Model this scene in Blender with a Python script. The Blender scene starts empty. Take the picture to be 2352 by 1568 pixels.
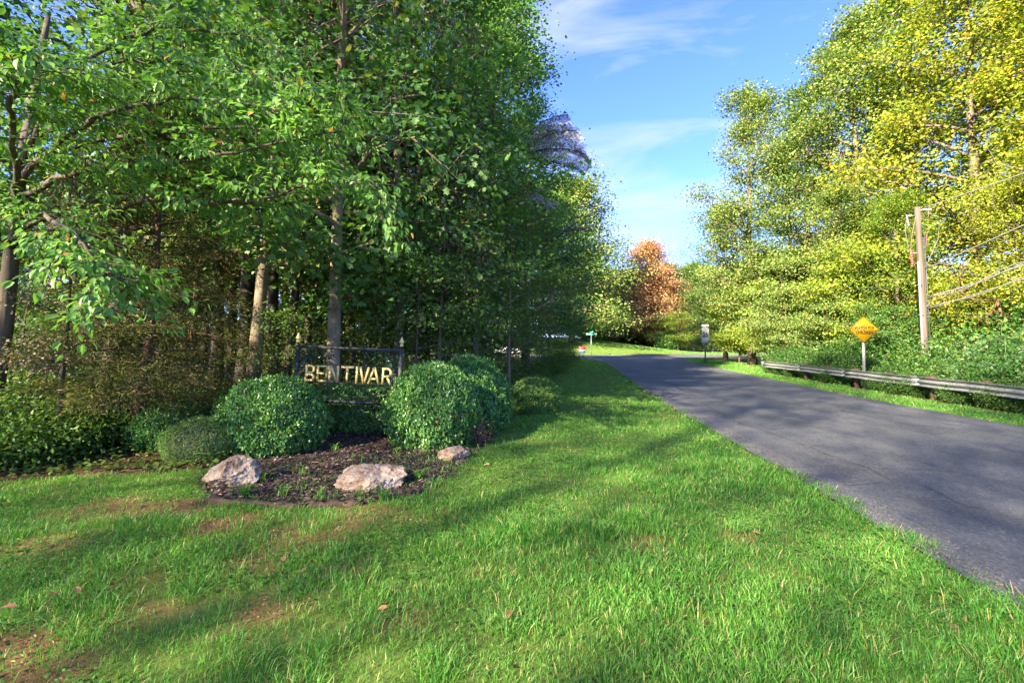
import bpy, bmesh, math, random
import numpy as np
from mathutils import Vector, Matrix

R = math.radians
scene = bpy.context.scene
COL = scene.collection

# ------------------------------------------------------------------ camera
CAM_H = 1.5
PITCH, ROLL = R(3.0), R(1.0)
cam_d = bpy.data.cameras.new("camera")
cam = bpy.data.objects.new("camera", cam_d)
COL.objects.link(cam)
scene.camera = cam
cam_d.sensor_width = 36.0
cam_d.lens = 16.0
cam_d.shift_y = -43 / 2352
cam_d.clip_start = 0.05
cam_d.clip_end = 2000
cam.matrix_world = Matrix.Translation((0, 0, CAM_H)) @ Matrix.Rotation(R(90) + PITCH, 4, 'X') @ Matrix.Rotation(ROLL, 4, 'Z')
CAM_R = np.array(cam.matrix_world.to_3x3())

# ------------------------------------------------------------------ sky, sun, exposure
SUN_EL, SUN_AZ = R(28.5), R(-139.0)
world = bpy.data.worlds.new("World")
scene.world = world
world.use_nodes = True
wt = world.node_tree
bg = wt.nodes["Background"]
bg.inputs[1].default_value = 0.054
sky = wt.nodes.new("ShaderNodeTexSky")
sky.sky_type = 'NISHITA'
sky.sun_disc = False
sky.sun_elevation = SUN_EL
sky.sun_rotation = SUN_AZ
sky.air_density = 1.0
sky.dust_density = 0.4
sky.ozone_density = 2.0
hs = wt.nodes.new("ShaderNodeMix")
hs.data_type = 'RGBA'; hs.blend_type = 'MULTIPLY'; hs.inputs[0].default_value = 1.0
wt.links.new(sky.outputs[0], hs.inputs[6])
hs.inputs[7].default_value = (0.40, 0.51, 0.96, 1)
# thin high cloud: stretched noise on the view direction
tc = wt.nodes.new("ShaderNodeTexCoord")
mp = wt.nodes.new("ShaderNodeMapping")
mp.inputs['Scale'].default_value = (1.6, 2.4, 5.5)
mp.inputs['Rotation'].default_value = (0.0, 0.5, 0.3)
wt.links.new(tc.outputs['Generated'], mp.inputs[0])
n1 = wt.nodes.new("ShaderNodeTexNoise")
n1.inputs['Scale'].default_value = 1.9
n1.inputs['Detail'].default_value = 7
n1.inputs['Roughness'].default_value = 0.52
n1.inputs['Distortion'].default_value = 0.7
wt.links.new(mp.outputs[0], n1.inputs['Vector'])
cr = wt.nodes.new("ShaderNodeValToRGB")
cr.color_ramp.elements[0].position = 0.46
cr.color_ramp.elements[0].color = (0, 0, 0, 1)
cr.color_ramp.elements[1].position = 0.80
cr.color_ramp.elements[1].color = (0.8, 0.8, 0.8, 1)
wt.links.new(n1.outputs[0], cr.inputs[0])
mx = wt.nodes.new("ShaderNodeMix")
mx.data_type = 'RGBA'
wt.links.new(cr.outputs[0], mx.inputs[0])
wt.links.new(hs.outputs[2], mx.inputs[6])
mx.inputs[7].default_value = (1.75, 1.85, 2.0, 1)
wt.links.new(mx.outputs[2], bg.inputs[0])

sun_d = bpy.data.lights.new("sun", 'SUN')
sun_d.energy = 3.3
sun_d.angle = R(0.55)
sun_d.color = (1.0, 0.86, 0.62)
sun = bpy.data.objects.new("sun", sun_d)
COL.objects.link(sun)
sdir = Vector((math.sin(SUN_AZ) * math.cos(SUN_EL), math.cos(SUN_AZ) * math.cos(SUN_EL), math.sin(SUN_EL)))
sun.rotation_euler = sdir.to_track_quat('Z', 'Y').to_euler()
sun.location = (-30, -10, 40)

vs = scene.view_settings
vs.view_transform = 'Standard'
vs.look = 'None'
vs.exposure = 3.5
vs.gamma = 1.0
vs.use_curve_mapping = False
scene.cycles.max_bounces = 7
scene.cycles.transparent_max_bounces = 16
scene.cycles.use_denoising = True
scene.cycles.sample_clamp_indirect = 6.0

# ------------------------------------------------------------------ numeric helpers
def softplus(t): return np.where(t > 20, t, np.log1p(np.exp(np.minimum(t, 20))))
def sstep(a, b, t):
    t = np.clip((t - a) / (b - a), 0, 1)
    return t * t * (3 - 2 * t)

def hash2(ix, iy, s):
    h = (ix.astype(np.int64) * 374761393 + iy.astype(np.int64) * 668265263 + s * 974634541) & 0xFFFFFFFF
    h = ((h ^ (h >> 13)) * 1274126177) & 0xFFFFFFFF
    return ((h ^ (h >> 16)) & 0xFFFF) / 65535.0

def vnoise(x, y, s=0):
    x = np.asarray(x, float); y = np.asarray(y, float)
    ix, iy = np.floor(x), np.floor(y)
    fx, fy = x - ix, y - iy
    fx = fx * fx * (3 - 2 * fx); fy = fy * fy * (3 - 2 * fy)
    a = hash2(ix, iy, s); b = hash2(ix + 1, iy, s); c = hash2(ix, iy + 1, s); d = hash2(ix + 1, iy + 1, s)
    return (a * (1 - fx) + b * fx) * (1 - fy) + (c * (1 - fx) + d * fx) * fy

def fbm(x, y, s=0, o=3):
    v, a, t = 0, 1.0, 0
    for k in range(o):
        v = v + a * vnoise(x * 2 ** k, y * 2 ** k, s + k); t += a; a *= 0.5
    return v / t

# road edges as plan polylines (x, y)
LEFT_EDGE = [(1.2, -12), (2.2, -4), (3.04, 2.7), (3.47, 5.8), (4.4, 14), (5.9, 25), (7.5, 36.0), (7.5, 39.5), (6.4, 42.6), (4.0, 44.6), (0.0, 45.6)]
RIGHT_EDGE = [(8.0, -12), (9.2, -2), (10.0, 4), (10.7, 9.5), (11.2, 14.2), (13.1, 26), (15.6, 39), (16.8, 44.5), (18.2, 47.5), (20.8, 50.8), (24.5, 54.5)]
def xl(y): return np.interp(y, [p[1] for p in LEFT_EDGE], [p[0] for p in LEFT_EDGE])
def xr(y): return np.interp(y, [p[1] for p in RIGHT_EDGE], [p[0] for p in RIGHT_EDGE])

def gz(x, y):
    """height of the ground"""
    x = np.asarray(x, float); y = np.asarray(y, float)
    z = 0.014 * softplus(y - 12.0) * (1 - 0.7 * sstep(60, 200, y))
    hill = 2.1 * sstep(58, 80, y) * (1 - sstep(9, 34, x)) + 0.25 * sstep(62, 90, y)
    dl = xl(y) - x
    ditch = -0.45 * sstep(3.0, 4.6, dl) * sstep(9.5, 13, y) * (1 - sstep(26, 40, y))
    dr = x - xr(y)
    drop = -0.75 * sstep(1.9, 5.5, dr) * (1 - sstep(24, 34, y))
    und = 0.05 * (fbm(x * 0.6, y * 0.6, 3) - 0.5) * sstep(0.2, 1.5, np.maximum(dl, dr)) + 0.25 * (fbm(x * .12, y * .12, 8) - .5) * sstep(7, 16, np.maximum(dl, dr)) * (1 - sstep(40, 50, y))
    return z + hill + ditch + drop + und
def g1(x, y): return float(gz(x, y))

FPX = 2352 * 16 / 36.0
def ray(px, py):
    v = np.array([(px - 1176) / FPX, -(py - (784 - 43)) / FPX, -1.0])
    d = CAM_R @ v
    return d / d[1]
def at(px, py, Y):
    """photo pixel (2352-wide frame) at a depth of Y metres -> world point"""
    d = ray(px, py)
    return Vector((d[0] * Y, Y, CAM_H + d[2] * Y))
def on_ground(px, py):
    d = ray(px, py)
    lo, hi = 0.3, 400.0
    t = 0.5
    while t < 400:
        if CAM_H + d[2] * t < g1(d[0] * t, t): break
        t *= 1.03
    lo, hi = t / 1.03, t
    for _ in range(30):
        m = (lo + hi) / 2
        if CAM_H + d[2] * m < g1(d[0] * m, m): hi = m
        else: lo = m
    return (d[0] * lo, lo)
def X(px, Y): return (px - 1176) / FPX * Y

# ------------------------------------------------------------------ materials
def new_mat(name):
    m = bpy.data.materials.new(name); m.use_nodes = True
    nt = m.node_tree
    return m, nt, nt.nodes["Principled BSDF"]

def ramp(nt, stops, src=None, interp='LINEAR'):
    r = nt.nodes.new("ShaderNodeValToRGB")
    e = r.color_ramp.elements
    while len(e) < len(stops): e.new(0.5)
    for k, (p, c) in enumerate(stops):
        e[k].position = p; e[k].color = (c[0], c[1], c[2], 1)
    r.color_ramp.interpolation = interp
    if src: nt.links.new(src, r.inputs[0])
    return r

GAIN = 1.45
def leaf_mat(name, stops, trans=0.32, tcol=(1.5, 1.7, 0.7), rough=0.45, spec=0.35, objvar=0.14):
    m, nt, p = new_mat(name)
    g = nt.nodes.new("ShaderNodeNewGeometry")
    r = ramp(nt, [(q, tuple(min(.6, v * GAIN) for v in c)) for q, c in stops], g.outputs['Random Per Island'])
    oi = nt.nodes.new("ShaderNodeObjectInfo")
    hv = nt.nodes.new("ShaderNodeHueSaturation")
    ma = nt.nodes.new("ShaderNodeMath"); ma.operation = 'MULTIPLY_ADD'
    nt.links.new(oi.outputs['Random'], ma.inputs[0]); ma.inputs[1].default_value = 2 * objvar; ma.inputs[2].default_value = 1 - objvar
    mh = nt.nodes.new("ShaderNodeMath"); mh.operation = 'MULTIPLY_ADD'
    nt.links.new(oi.outputs['Random'], mh.inputs[0]); mh.inputs[1].default_value = -0.03; mh.inputs[2].default_value = 0.515
    nt.links.new(ma.outputs[0], hv.inputs['Value']); nt.links.new(mh.outputs[0], hv.inputs['Hue'])
    nt.links.new(r.outputs[0], hv.inputs['Color'])
    nt.links.new(hv.outputs[0], p.inputs['Base Color'])
    p.inputs['Roughness'].default_value = rough
    p.inputs['Specular IOR Level'].default_value = spec
    tr = nt.nodes.new("ShaderNodeBsdfTranslucent")
    tm = nt.nodes.new("ShaderNodeMix"); tm.data_type = 'RGBA'; tm.blend_type = 'MULTIPLY'; tm.inputs[0].default_value = 1
    nt.links.new(hv.outputs[0], tm.inputs[6]); tm.inputs[7].default_value = (*tcol, 1)
    nt.links.new(tm.outputs[2], tr.inputs[0])
    mix = nt.nodes.new("ShaderNodeMixShader"); mix.inputs[0].default_value = trans
    nt.links.new(p.outputs[0], mix.inputs[1]); nt.links.new(tr.outputs[0], mix.inputs[2])
    nt.links.new(mix.outputs[0], nt.nodes["Material Output"].inputs[0])
    return m

def noise_mat(name, stops, scale=8, detail=6, rough=0.85, bump=0.0, bscale=None, stretch=(1, 1, 1), spec=0.3, metallic=0.0, bdist=0.02, nrough=0.6):
    m, nt, p = new_mat(name)
    tcn = nt.nodes.new("ShaderNodeTexCoord")
    mpn = nt.nodes.new("ShaderNodeMapping"); mpn.inputs['Scale'].default_value = stretch
    nt.links.new(tcn.outputs['Object'], mpn.inputs[0])
    n = nt.nodes.new("ShaderNodeTexNoise"); n.inputs['Scale'].default_value = scale; n.inputs['Detail'].default_value = detail
    n.inputs['Roughness'].default_value = nrough
    nt.links.new(mpn.outputs[0], n.inputs['Vector'])
    r = ramp(nt, stops, n.outputs[0])
    nt.links.new(r.outputs[0], p.inputs['Base Color'])
    p.inputs['Roughness'].default_value = rough
    p.inputs['Specular IOR Level'].default_value = spec
    p.inputs['Metallic'].default_value = metallic
    if bump:
        n2 = nt.nodes.new("ShaderNodeTexNoise"); n2.inputs['Scale'].default_value = bscale or scale * 2; n2.inputs['Detail'].default_value = 5
        nt.links.new(mpn.outputs[0], n2.inputs['Vector'])
        b = nt.nodes.new("ShaderNodeBump"); b.inputs['Strength'].default_value = bump; b.inputs['Distance'].default_value = bdist
        nt.links.new(n2.outputs[0], b.inputs['Height']); nt.links.new(b.outputs[0], p.inputs['Normal'])
    return m

M = {}
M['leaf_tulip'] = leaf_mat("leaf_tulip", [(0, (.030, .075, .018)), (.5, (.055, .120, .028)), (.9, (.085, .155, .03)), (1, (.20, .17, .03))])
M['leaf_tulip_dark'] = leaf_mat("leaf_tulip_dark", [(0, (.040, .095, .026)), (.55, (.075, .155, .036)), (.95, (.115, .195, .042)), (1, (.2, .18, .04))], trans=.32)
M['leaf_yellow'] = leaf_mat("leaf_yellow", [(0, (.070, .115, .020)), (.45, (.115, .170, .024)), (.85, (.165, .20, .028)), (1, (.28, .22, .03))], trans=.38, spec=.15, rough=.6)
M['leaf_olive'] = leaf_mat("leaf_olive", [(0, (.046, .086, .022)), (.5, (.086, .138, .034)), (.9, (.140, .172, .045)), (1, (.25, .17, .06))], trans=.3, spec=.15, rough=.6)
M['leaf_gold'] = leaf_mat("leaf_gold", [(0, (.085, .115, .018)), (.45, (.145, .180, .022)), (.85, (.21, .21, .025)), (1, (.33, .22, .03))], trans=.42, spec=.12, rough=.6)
M['leaf_orange'] = leaf_mat("leaf_orange", [(0, (.20, .125, .055)), (.4, (.31, .175, .08)), (.7, (.33, .215, .10)), (.85, (.18, .15, .05)), (1, (.10, .13, .04))], trans=.3, tcol=(1.3, 1.1, .8))
M['leaf_dogwood'] = leaf_mat("leaf_dogwood", [(0, (.052, .125, .026)), (.5, (.090, .19, .038)), (.95, (.135, .235, .05)), (.985, (.18, .22, .04)), (1, (.35, .14, .06))], trans=.38, rough=.4)
M['leaf_fine'] = leaf_mat("leaf_fine", [(0, (.032, .078, .016)), (.5, (.060, .120, .024)), (1, (.095, .155, .03))], trans=.35)
M['leaf_cedar'] = leaf_mat("leaf_cedar", [(0, (.030, .040, .012)), (.45, (.058, .068, .020)), (.8, (.10, .09, .034)), (1, (.18, .13, .065))], trans=.2, spec=.15, rough=.7)
M['leaf_under'] = leaf_mat("leaf_under", [(0, (.034, .074, .015)), (.5, (.066, .118, .022)), (.92, (.105, .145, .026)), (1, (.16, .14, .035))], trans=.35)
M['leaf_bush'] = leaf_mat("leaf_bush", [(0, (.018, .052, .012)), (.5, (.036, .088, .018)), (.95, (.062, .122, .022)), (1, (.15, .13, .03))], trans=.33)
M['leaf_sumac'] = leaf_mat("leaf_sumac", [(0, (.020, .062, .022)), (.5, (.038, .095, .034)), (1, (.065, .125, .042))], trans=.33)
M['leaf_holly'] = leaf_mat("leaf_holly", [(0, (.024, .076, .018)), (.5, (.060, .150, .034)), (.9, (.105, .21, .045)), (.985, (.15, .24, .05)), (1, (.22, .07, .035))], trans=.2, rough=.3, spec=.5, objvar=.06)
M['leaf_yew'] = leaf_mat("leaf_yew", [(0, (.038, .095, .022)), (.5, (.078, .155, .036)), (1, (.13, .20, .05))], trans=.2, rough=.5)
M['leaf_ivy'] = leaf_mat("leaf_ivy", [(0, (.012, .036, .026)), (.6, (.026, .066, .046)), (1, (.05, .10, .06))], trans=.15, rough=.28, spec=.55)
M['leaf_dead'] = leaf_mat("leaf_dead", [(0, (.09, .045, .022)), (.5, (.17, .085, .04)), (1, (.26, .15, .075))], trans=.15, tcol=(1.1, 1, .8))
M['grass'] = leaf_mat("grass_blades", [(0, (.034, .118, .018)), (.45, (.060, .188, .027)), (.84, (.098, .240, .038)), (.92, (.18, .23, .06)), (.97, (.30, .25, .11)), (1, (.38, .30, .16))], trans=.42, rough=.42, spec=.3, tcol=(1.4, 1.5, .6))
M['clover'] = leaf_mat("clover_leaves", [(0, (.05, .125, .018)), (.6, (.085, .18, .026)), (1, (.13, .22, .04))], trans=.38)
M['bark'] = noise_mat("bark", [(.3, (.055, .040, .028)), (.55, (.115, .090, .065)), (.75, (.175, .145, .11))], scale=7, stretch=(1, 1, .22), bump=.7, bscale=16)
M['bark_pale'] = noise_mat("bark_pale", [(.3, (.13, .095, .062)), (.55, (.24, .185, .125)), (.75, (.32, .265, .195))], scale=6, stretch=(1, 1, .3), bump=.5, bscale=20)
M['bark_dark'] = noise_mat("bark_dark", [(.3, (.030, .024, .018)), (.6, (.07, .058, .044)), (.8, (.11, .095, .075))], scale=7, stretch=(1, 1, .25), bump=.7, bscale=15)
M['bark_red'] = noise_mat("bark_red", [(.3, (.07, .035, .022)), (.6, (.13, .068, .042)), (.8, (.18, .11, .075))], scale=9, stretch=(1, 1, .12), bump=.7, bscale=24)
M['twig'] = noise_mat("twig", [(.3, (.09, .065, .045)), (.7, (.2, .155, .11))], scale=14)
M['asphalt'] = None

# ------------------------------------------------------------------ mesh building
class Geo:
    """collects vertices and faces (any size) and becomes ONE mesh"""
    def __init__(s): s.v = []; s.f = []; s.n = 0; s.mi = []
    def add(s, V, F, mi=0):
        V = np.asarray(V, np.float32).reshape(-1, 3)
        if isinstance(F, np.ndarray): F = [F]
        for a in F:
            a = np.asarray(a, np.int64)
            if a.ndim == 1: a = a[None]
            s.f.append(a + s.n); s.mi.append(mi)
        s.v.append(V); s.n += len(V)
        return s
    def mesh(s, name, mats, smooth=False):
        me = bpy.data.meshes.new(name)
        V = np.concatenate(s.v) if s.v else np.zeros((0, 3), np.float32)
        me.vertices.add(len(V)); me.vertices.foreach_set("co", V.ravel())
        loops = np.concatenate([a.ravel() for a in s.f]).astype(np.int32)
        tot = np.concatenate([np.full(len(a), a.shape[1]) for a in s.f]).astype(np.int32)
        mi = np.concatenate([np.full(len(a), m) for a, m in zip(s.f, s.mi)]).astype(np.int32)
        st = np.concatenate([[0], np.cumsum(tot)[:-1]]).astype(np.int32)
        me.loops.add(len(loops)); me.loops.foreach_set("vertex_index", loops)
        me.polygons.add(len(tot)); me.polygons.foreach_set("loop_start", st); me.polygons.foreach_set("loop_total", tot)
        if mi.any(): me.polygons.foreach_set("material_index", mi)
        if smooth: me.polygons.foreach_set("use_smooth", np.ones(len(tot), bool))
        for m in (mats if isinstance(mats, (list, tuple)) else [mats]): me.materials.append(m)
        me.update(calc_edges=True)
        return me

def obj(name, me, parent=None, loc=None, rot=None, label=None, cat=None, group=None, kind=None):
    o = bpy.data.objects.new(name, me); COL.objects.link(o)
    if parent is not None: o.parent = parent
    if loc is not None: o.location = loc
    if rot is not None: o.rotation_euler = rot
    return tag(o, label, cat, group, kind)
def tag(o, label=None, cat=None, group=None, kind=None):
    if label: o['label'] = label
    if cat: o['category'] = cat
    if group: o['group'] = group
    if kind: o['kind'] = kind
    return o
def thing(name, label, cat, loc=(0, 0, 0), rot=None, group=None):
    return obj(name, None, None, loc, rot, label, cat, group)
def own_mat(o, m):
    """same mesh, other material"""
    o.material_slots[0].link = 'OBJECT'; o.material_slots[0].material = m
    return o

def norm(a): return a / np.maximum(np.linalg.norm(a, axis=-1, keepdims=True), 1e-9)

def tube(G, P, rad, k=6, mi=0, cap=True):
    P = np.asarray(P, float); m = len(P)
    rad = np.broadcast_to(np.asarray(rad, float), (m,))
    T = norm(np.gradient(P, axis=0))
    ref = np.array([1.0, 0, 0]) if abs(T[:, 0]).mean() < 0.8 else np.array([0, 1.0, 0])
    A = norm(np.cross(T, ref)); B = np.cross(T, A)
    a = np.arange(k) * 2 * np.pi / k
    V = P[:, None] + rad[:, None, None] * (np.cos(a)[None, :, None] * A[:, None] + np.sin(a)[None, :, None] * B[:, None])
    i = np.arange(m - 1)[:, None] * k; j = np.arange(k)[None]; j2 = (j + 1) % k
    F = np.stack([i + j, i + j2, i + k + j2, i + k + j], -1).reshape(-1, 4)
    fs = [F]
    if cap: fs += [np.arange(k)[::-1][None], ((m - 1) * k + np.arange(k))[None]]
    G.add(V.reshape(-1, 3), fs, mi)

def box(G, c, s, mi=0, M3=None):
    c = np.asarray(c, float); h = np.asarray(s, float) / 2
    V = np.array([[x, y, z] for x in (-1, 1) for y in (-1, 1) for z in (-1, 1)], float) * h
    if M3 is not None: V = V @ np.asarray(M3).T
    F = np.array([[0, 1, 3, 2], [4, 6, 7, 5], [0, 4, 5, 1], [2, 3, 7, 6], [0, 2, 6, 4], [1, 5, 7, 3]])
    G.add(V + c, F, mi)

def bevel_mesh(me, w=.004, seg=2):
    bm = bmesh.new(); bm.from_mesh(me)
    bmesh.ops.recalc_face_normals(bm, faces=bm.faces)
    bmesh.ops.bevel(bm, geom=list(bm.edges), offset=w, segments=seg, affect='EDGES', clamp_overlap=True)
    bm.to_mesh(me); bm.free(); return me

# leaf shapes in (along, across, out) and their faces
LEAF4 = (np.array([(0, 0, 0), (.45, -.5, .10), (1, 0, -.08), (.45, .5, .10)]), [np.array([[0, 1, 2], [0, 2, 3]])])
LEAFQ = (np.array([(0, -.12, 0), (.45, -.5, .08), (1, 0, -.08), (.45, .5, .08), (0, .12, 0)]), [np.array([[0, 1, 2, 3, 4]])])
LEAF_OVATE = (np.array([(0, 0, 0), (.5, 0, -.02), (1, 0, -.20), (.20, -.38, .07), (.55, -.42, .06), (.82, -.19, -.04), (.20, .38, .07), (.55, .42, .06), (.82, .19, -.04)]),
              [np.array([[0, 3, 4, 1], [1, 4, 5, 2], [0, 1, 7, 6], [1, 2, 8, 7]])])
LEAF_LOBED = (np.array([(0, 0, 0), (.88, 0, -.08), (.08, -.46, .07), (.34, -.30, .05), (.60, -.56, .05), (.72, -.24, 0), (1, -.16, -.10),
                        (.08, .46, .07), (.34, .30, .05), (.60, .56, .05), (.72, .24, 0), (1, .16, -.10)]),
              [np.array([[0, 2, 3], [0, 7 + 1, 7]]), np.array([[0, 3, 4, 5], [0, 10, 9, 8]]), np.array([[0, 5, 6, 1], [0, 1, 11, 10]])])
NEEDLE = (np.array([(0, -.5, 0), (0, .5, 0), (1, 0, -.1)]), [np.array([[0, 1, 2]])])

def leaves(G, P, D, N, L, W, shape, mi=0):
    T, F = shape
    D = norm(D); N = norm(N - D * (N * D).sum(-1, keepdims=True)); S = np.cross(N, D)
    L = np.broadcast_to(np.asarray(L, float), (len(P),))[:, None, None]; W = np.broadcast_to(np.asarray(W, float), (len(P),))[:, None, None]
    V = P[:, None] + D[:, None] * L * T[None, :, 0:1] + S[:, None] * W * T[None, :, 1:2] + N[:, None] * L * T[None, :, 2:3]
    off = (np.arange(len(P)) * len(T))[:, None, None]
    G.add(V.reshape(-1, 3), [(f[None] + off).reshape(-1, f.shape[1]) for f in F], mi)

def sprays(G, rng, C, O, k, spread, flat, L, wr, shape, droop=.3, up=.9, rnd=.45, mi=0):
    """k leaves round each spray centre C that grows along O"""
    n = len(C) * k; i = np.repeat(np.arange(len(C)), k)
    sc = (.65 + .7 * rng.random(len(C)))[i][:, None]
    off = rng.normal(size=(n, 3)) * spread * sc * np.array([1, 1, flat])
    P = C[i] + off
    D = norm(off) * .5 + O[i] * .5 + rng.normal(size=(n, 3)) * rnd; D[:, 2] -= droop
    N = np.array([0, 0, up]) + O[i] * .35 + rng.normal(size=(n, 3)) * rnd
    l = L * (.6 + .55 * rng.random(n))
    leaves(G, P, D, N, l, l * wr, shape, mi)
    return P

def rot_dir(d, az, el):
    """turn a direction about z by az and lift it by el"""
    a = math.atan2(d[1], d[0]) + az; e = math.asin(max(-1, min(1, d[2] / max(1e-6, np.linalg.norm(d))))) + el
    return np.array([math.cos(a) * math.cos(e), math.sin(a) * math.cos(e), math.sin(e)])

PROFILE = {'oval': lambda t: math.sin(math.pi * min(1, max(0, .12 + .86 * t)) ** .85) ** .7,
           'tall': lambda t: (1 - t) ** .55 * min(1, .55 + 1.6 * t),
           'dome': lambda t: max(0.05, 1 - t ** 2.2) ** .6,
           'cone': lambda t: (1 - t) * .95 + .05}

def broadleaf(seed, H, cb, rad, nl=26, ns=6, k=24, L=.17, wr=.85, spread=.42, flat=.55, prof='tall', r0=None, shape=LEAF4, lean=.02, droop=.3, up=.8, mat='leaf_tulip', bark='bark', sprs=3, low=12, high=60, curve=0.0, drop=0.0, top=99.0, thin=.35):
    rng = np.random.default_rng(seed)
    W, C = Geo(), Geo()
    r0 = r0 or H * .012
    m = 12; h = np.linspace(0, H * .95, m)
    wob = np.cumsum(rng.normal(size=(m, 2)) * lean * H / m, 0); wob -= wob[0]
    ph = rng.random() * 6.28
    wob += curve * np.sin(h / H * 3.0)[:, None] * np.array([math.cos(ph), math.sin(ph)])
    TP = np.column_stack([wob, h])
    TR = r0 * (1 - h / H) ** .8 + .012; TR[0] *= 1.35
    tube(W, TP, TR, 8)
    Cs, Os = [], []
    for i in range(nl):
        t = (i + rng.random() * .8) / nl
        hh = cb + (H * .95 - cb) * t
        p0 = np.array([np.interp(hh, h, TP[:, 0]), np.interp(hh, h, TP[:, 1]), hh])
        az = i * 2.399 + rng.normal() * .35
        r = rad * PROFILE[prof](t) * (.55 + .6 * rng.random())
        el = R(low + (high - low) * t + rng.normal() * 8)
        d = np.array([math.cos(az) * math.cos(el), math.sin(az) * math.cos(el), math.sin(el)])
        s = np.linspace(0, 1, 6)
        sag = -droop * .35 * r * s ** 2
        LP = p0 + d * r * s[:, None] + np.column_stack([0 * s, 0 * s, sag]) + np.cumsum(rng.normal(size=(6, 3)) * r * .035, 0) * s[:, None]
        rr = max(.012, np.interp(hh, h, TR) * .5)
        tube(W, LP, rr * (1 - s * .85) + .004, 5, cap=False)
        Cs.append(LP[-1]); Os.append(d)
        for j in range(ns):
            q = .22 + .75 * (j + rng.random()) / ns
            b = np.array([np.interp(q, s, LP[:, a]) for a in range(3)])
            d2 = rot_dir(d, (1 if j % 2 else -1) * R(35 + 40 * rng.random()), R(rng.normal() * 18))
            l2 = r * (.48 - .22 * q) * (.7 + .6 * rng.random()) + .25
            e = b + d2 * l2 + np.array([0, 0, -droop * .3 * l2])
            tube(W, np.array([b, (b + e) / 2 + rng.normal(size=3) * l2 * .05, e]), [rr * .35 + .004, rr * .22 + .003, .003], 4, cap=False)
            for u in range(sprs):
                f = (u + 1) / sprs
                Cs.append(b + (e - b) * f + rng.normal(size=3) * .06); Os.append(d2)
    Cs, Os = np.array(Cs), np.array(Os)
    kp = (rng.random(len(Cs)) > drop) & ((Cs[:, 2] < top) | (rng.random(len(Cs)) < thin)); Cs, Os = Cs[kp], Os[kp]
    sprays(C, rng, Cs, Os, k, spread, flat, L, wr, shape, droop=droop, up=up)
    return W.mesh("trunk", M[bark], True), C.mesh("crown", M[mat])

def conifer(seed, H, cb, rad, nl=60, k=34, mat='leaf_cedar', bark='bark_red', L=.14, wr=.16, spread=.16, droop=.15, r0=.08, prof='cone'):
    rng = np.random.default_rng(seed)
    W, C = Geo(), Geo()
    m = 10; h = np.linspace(0, H, m)
    TP = np.column_stack([np.cumsum(rng.normal(size=(m, 2)) * .035, 0) * [1, 1], h])
    tube(W, TP, r0 * (1 - h / H) + .008, 7)
    Cs, Os = [], []
    for i in range(nl):
        t = (i + rng.random()) / nl; hh = cb + (H - cb) * t
        p0 = np.array([np.interp(hh, h, TP[:, 0]), np.interp(hh, h, TP[:, 1]), hh])
        az = i * 2.399 + rng.normal() * .4
        r = rad * PROFILE[prof](t) * (.6 + .55 * rng.random()) + .12
        el = R(-4 + 35 * t + rng.normal() * 8)
        d = np.array([math.cos(az) * math.cos(el), math.sin(az) * math.cos(el), math.sin(el)])
        s = np.linspace(0, 1, 5)
        LP = p0 + d * r * s[:, None] + np.column_stack([0 * s, 0 * s, -droop * r * s ** 2])
        tube(W, LP, .012 * (1 - .8 * s) + .003, 4, cap=False)
        for q in np.linspace(.3, 1, max(3, int(r / .16))):
            b = np.array([np.interp(q, s, LP[:, a]) for a in range(3)])
            Cs.append(b); Os.append(d)
            for sg in (-1, 1):
                d2 = rot_dir(d, sg * R(50 + 20 * rng.random()), R(rng.normal() * 12))
                Cs.append(b + d2 * r * .28 * (1.15 - q) * (1 + rng.random()) + [0, 0, -.03]); Os.append(d2)
    sprays(C, rng, np.array(Cs), np.array(Os), k, spread, .4, L, wr, LEAF4, droop=.15, up=.6, rnd=.35)
    return W.mesh("trunk", M[bark], True), C.mesh("crown", M[mat])

def bush(seed, rad, hgt, n, L=.07, wr=.55, mat='leaf_bush', shape=LEAF4, stems=14, loose=.25):
    rng = np.random.default_rng(seed)
    W, C = Geo(), Geo()
    Cs, Os = [], []
    for i in range(stems):
        az = i * 2.399; rr = rad * math.sqrt((i + .5) / stems)
        e = np.array([math.cos(az) * rr, math.sin(az) * rr, hgt * (1.05 - .55 * (rr / rad) ** 2) * (.75 + .4 * rng.random())])
        s = np.linspace(0, 1, 5)[:, None]
        P = np.array([e[0] * .15, e[1] * .15, 0]) + s * (e - [e[0] * .15, e[1] * .15, 0]) + np.column_stack([0 * s, 0 * s, .25 * hgt * s * (1 - s)])
        tube(W, P, .012 * (1 - s[:, 0] * .7), 4, cap=False)
        for q in np.linspace(.25, 1, 7):
            b = np.array([np.interp(q, s[:, 0], P[:, a]) for a in range(3)])
            for _ in range(3):
                o = norm(rng.normal(size=3) + [0, 0, .4]); Cs.append(b + o * loose * (1.2 - .5 * q) * rad * rng.random()); Os.append(o)
    Cs = np.array(Cs); Cs[:, 2] = np.maximum(Cs[:, 2], .06)
    k = max(4, n // len(Cs))
    sprays(C, rng, Cs, np.array(Os), k, .16 * rad + .03, .7, L, wr, shape, droop=.15, up=.8, rnd=.5)
    return W.mesh("stems", M['twig'], True), C.mesh("foliage", M[mat])

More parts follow.
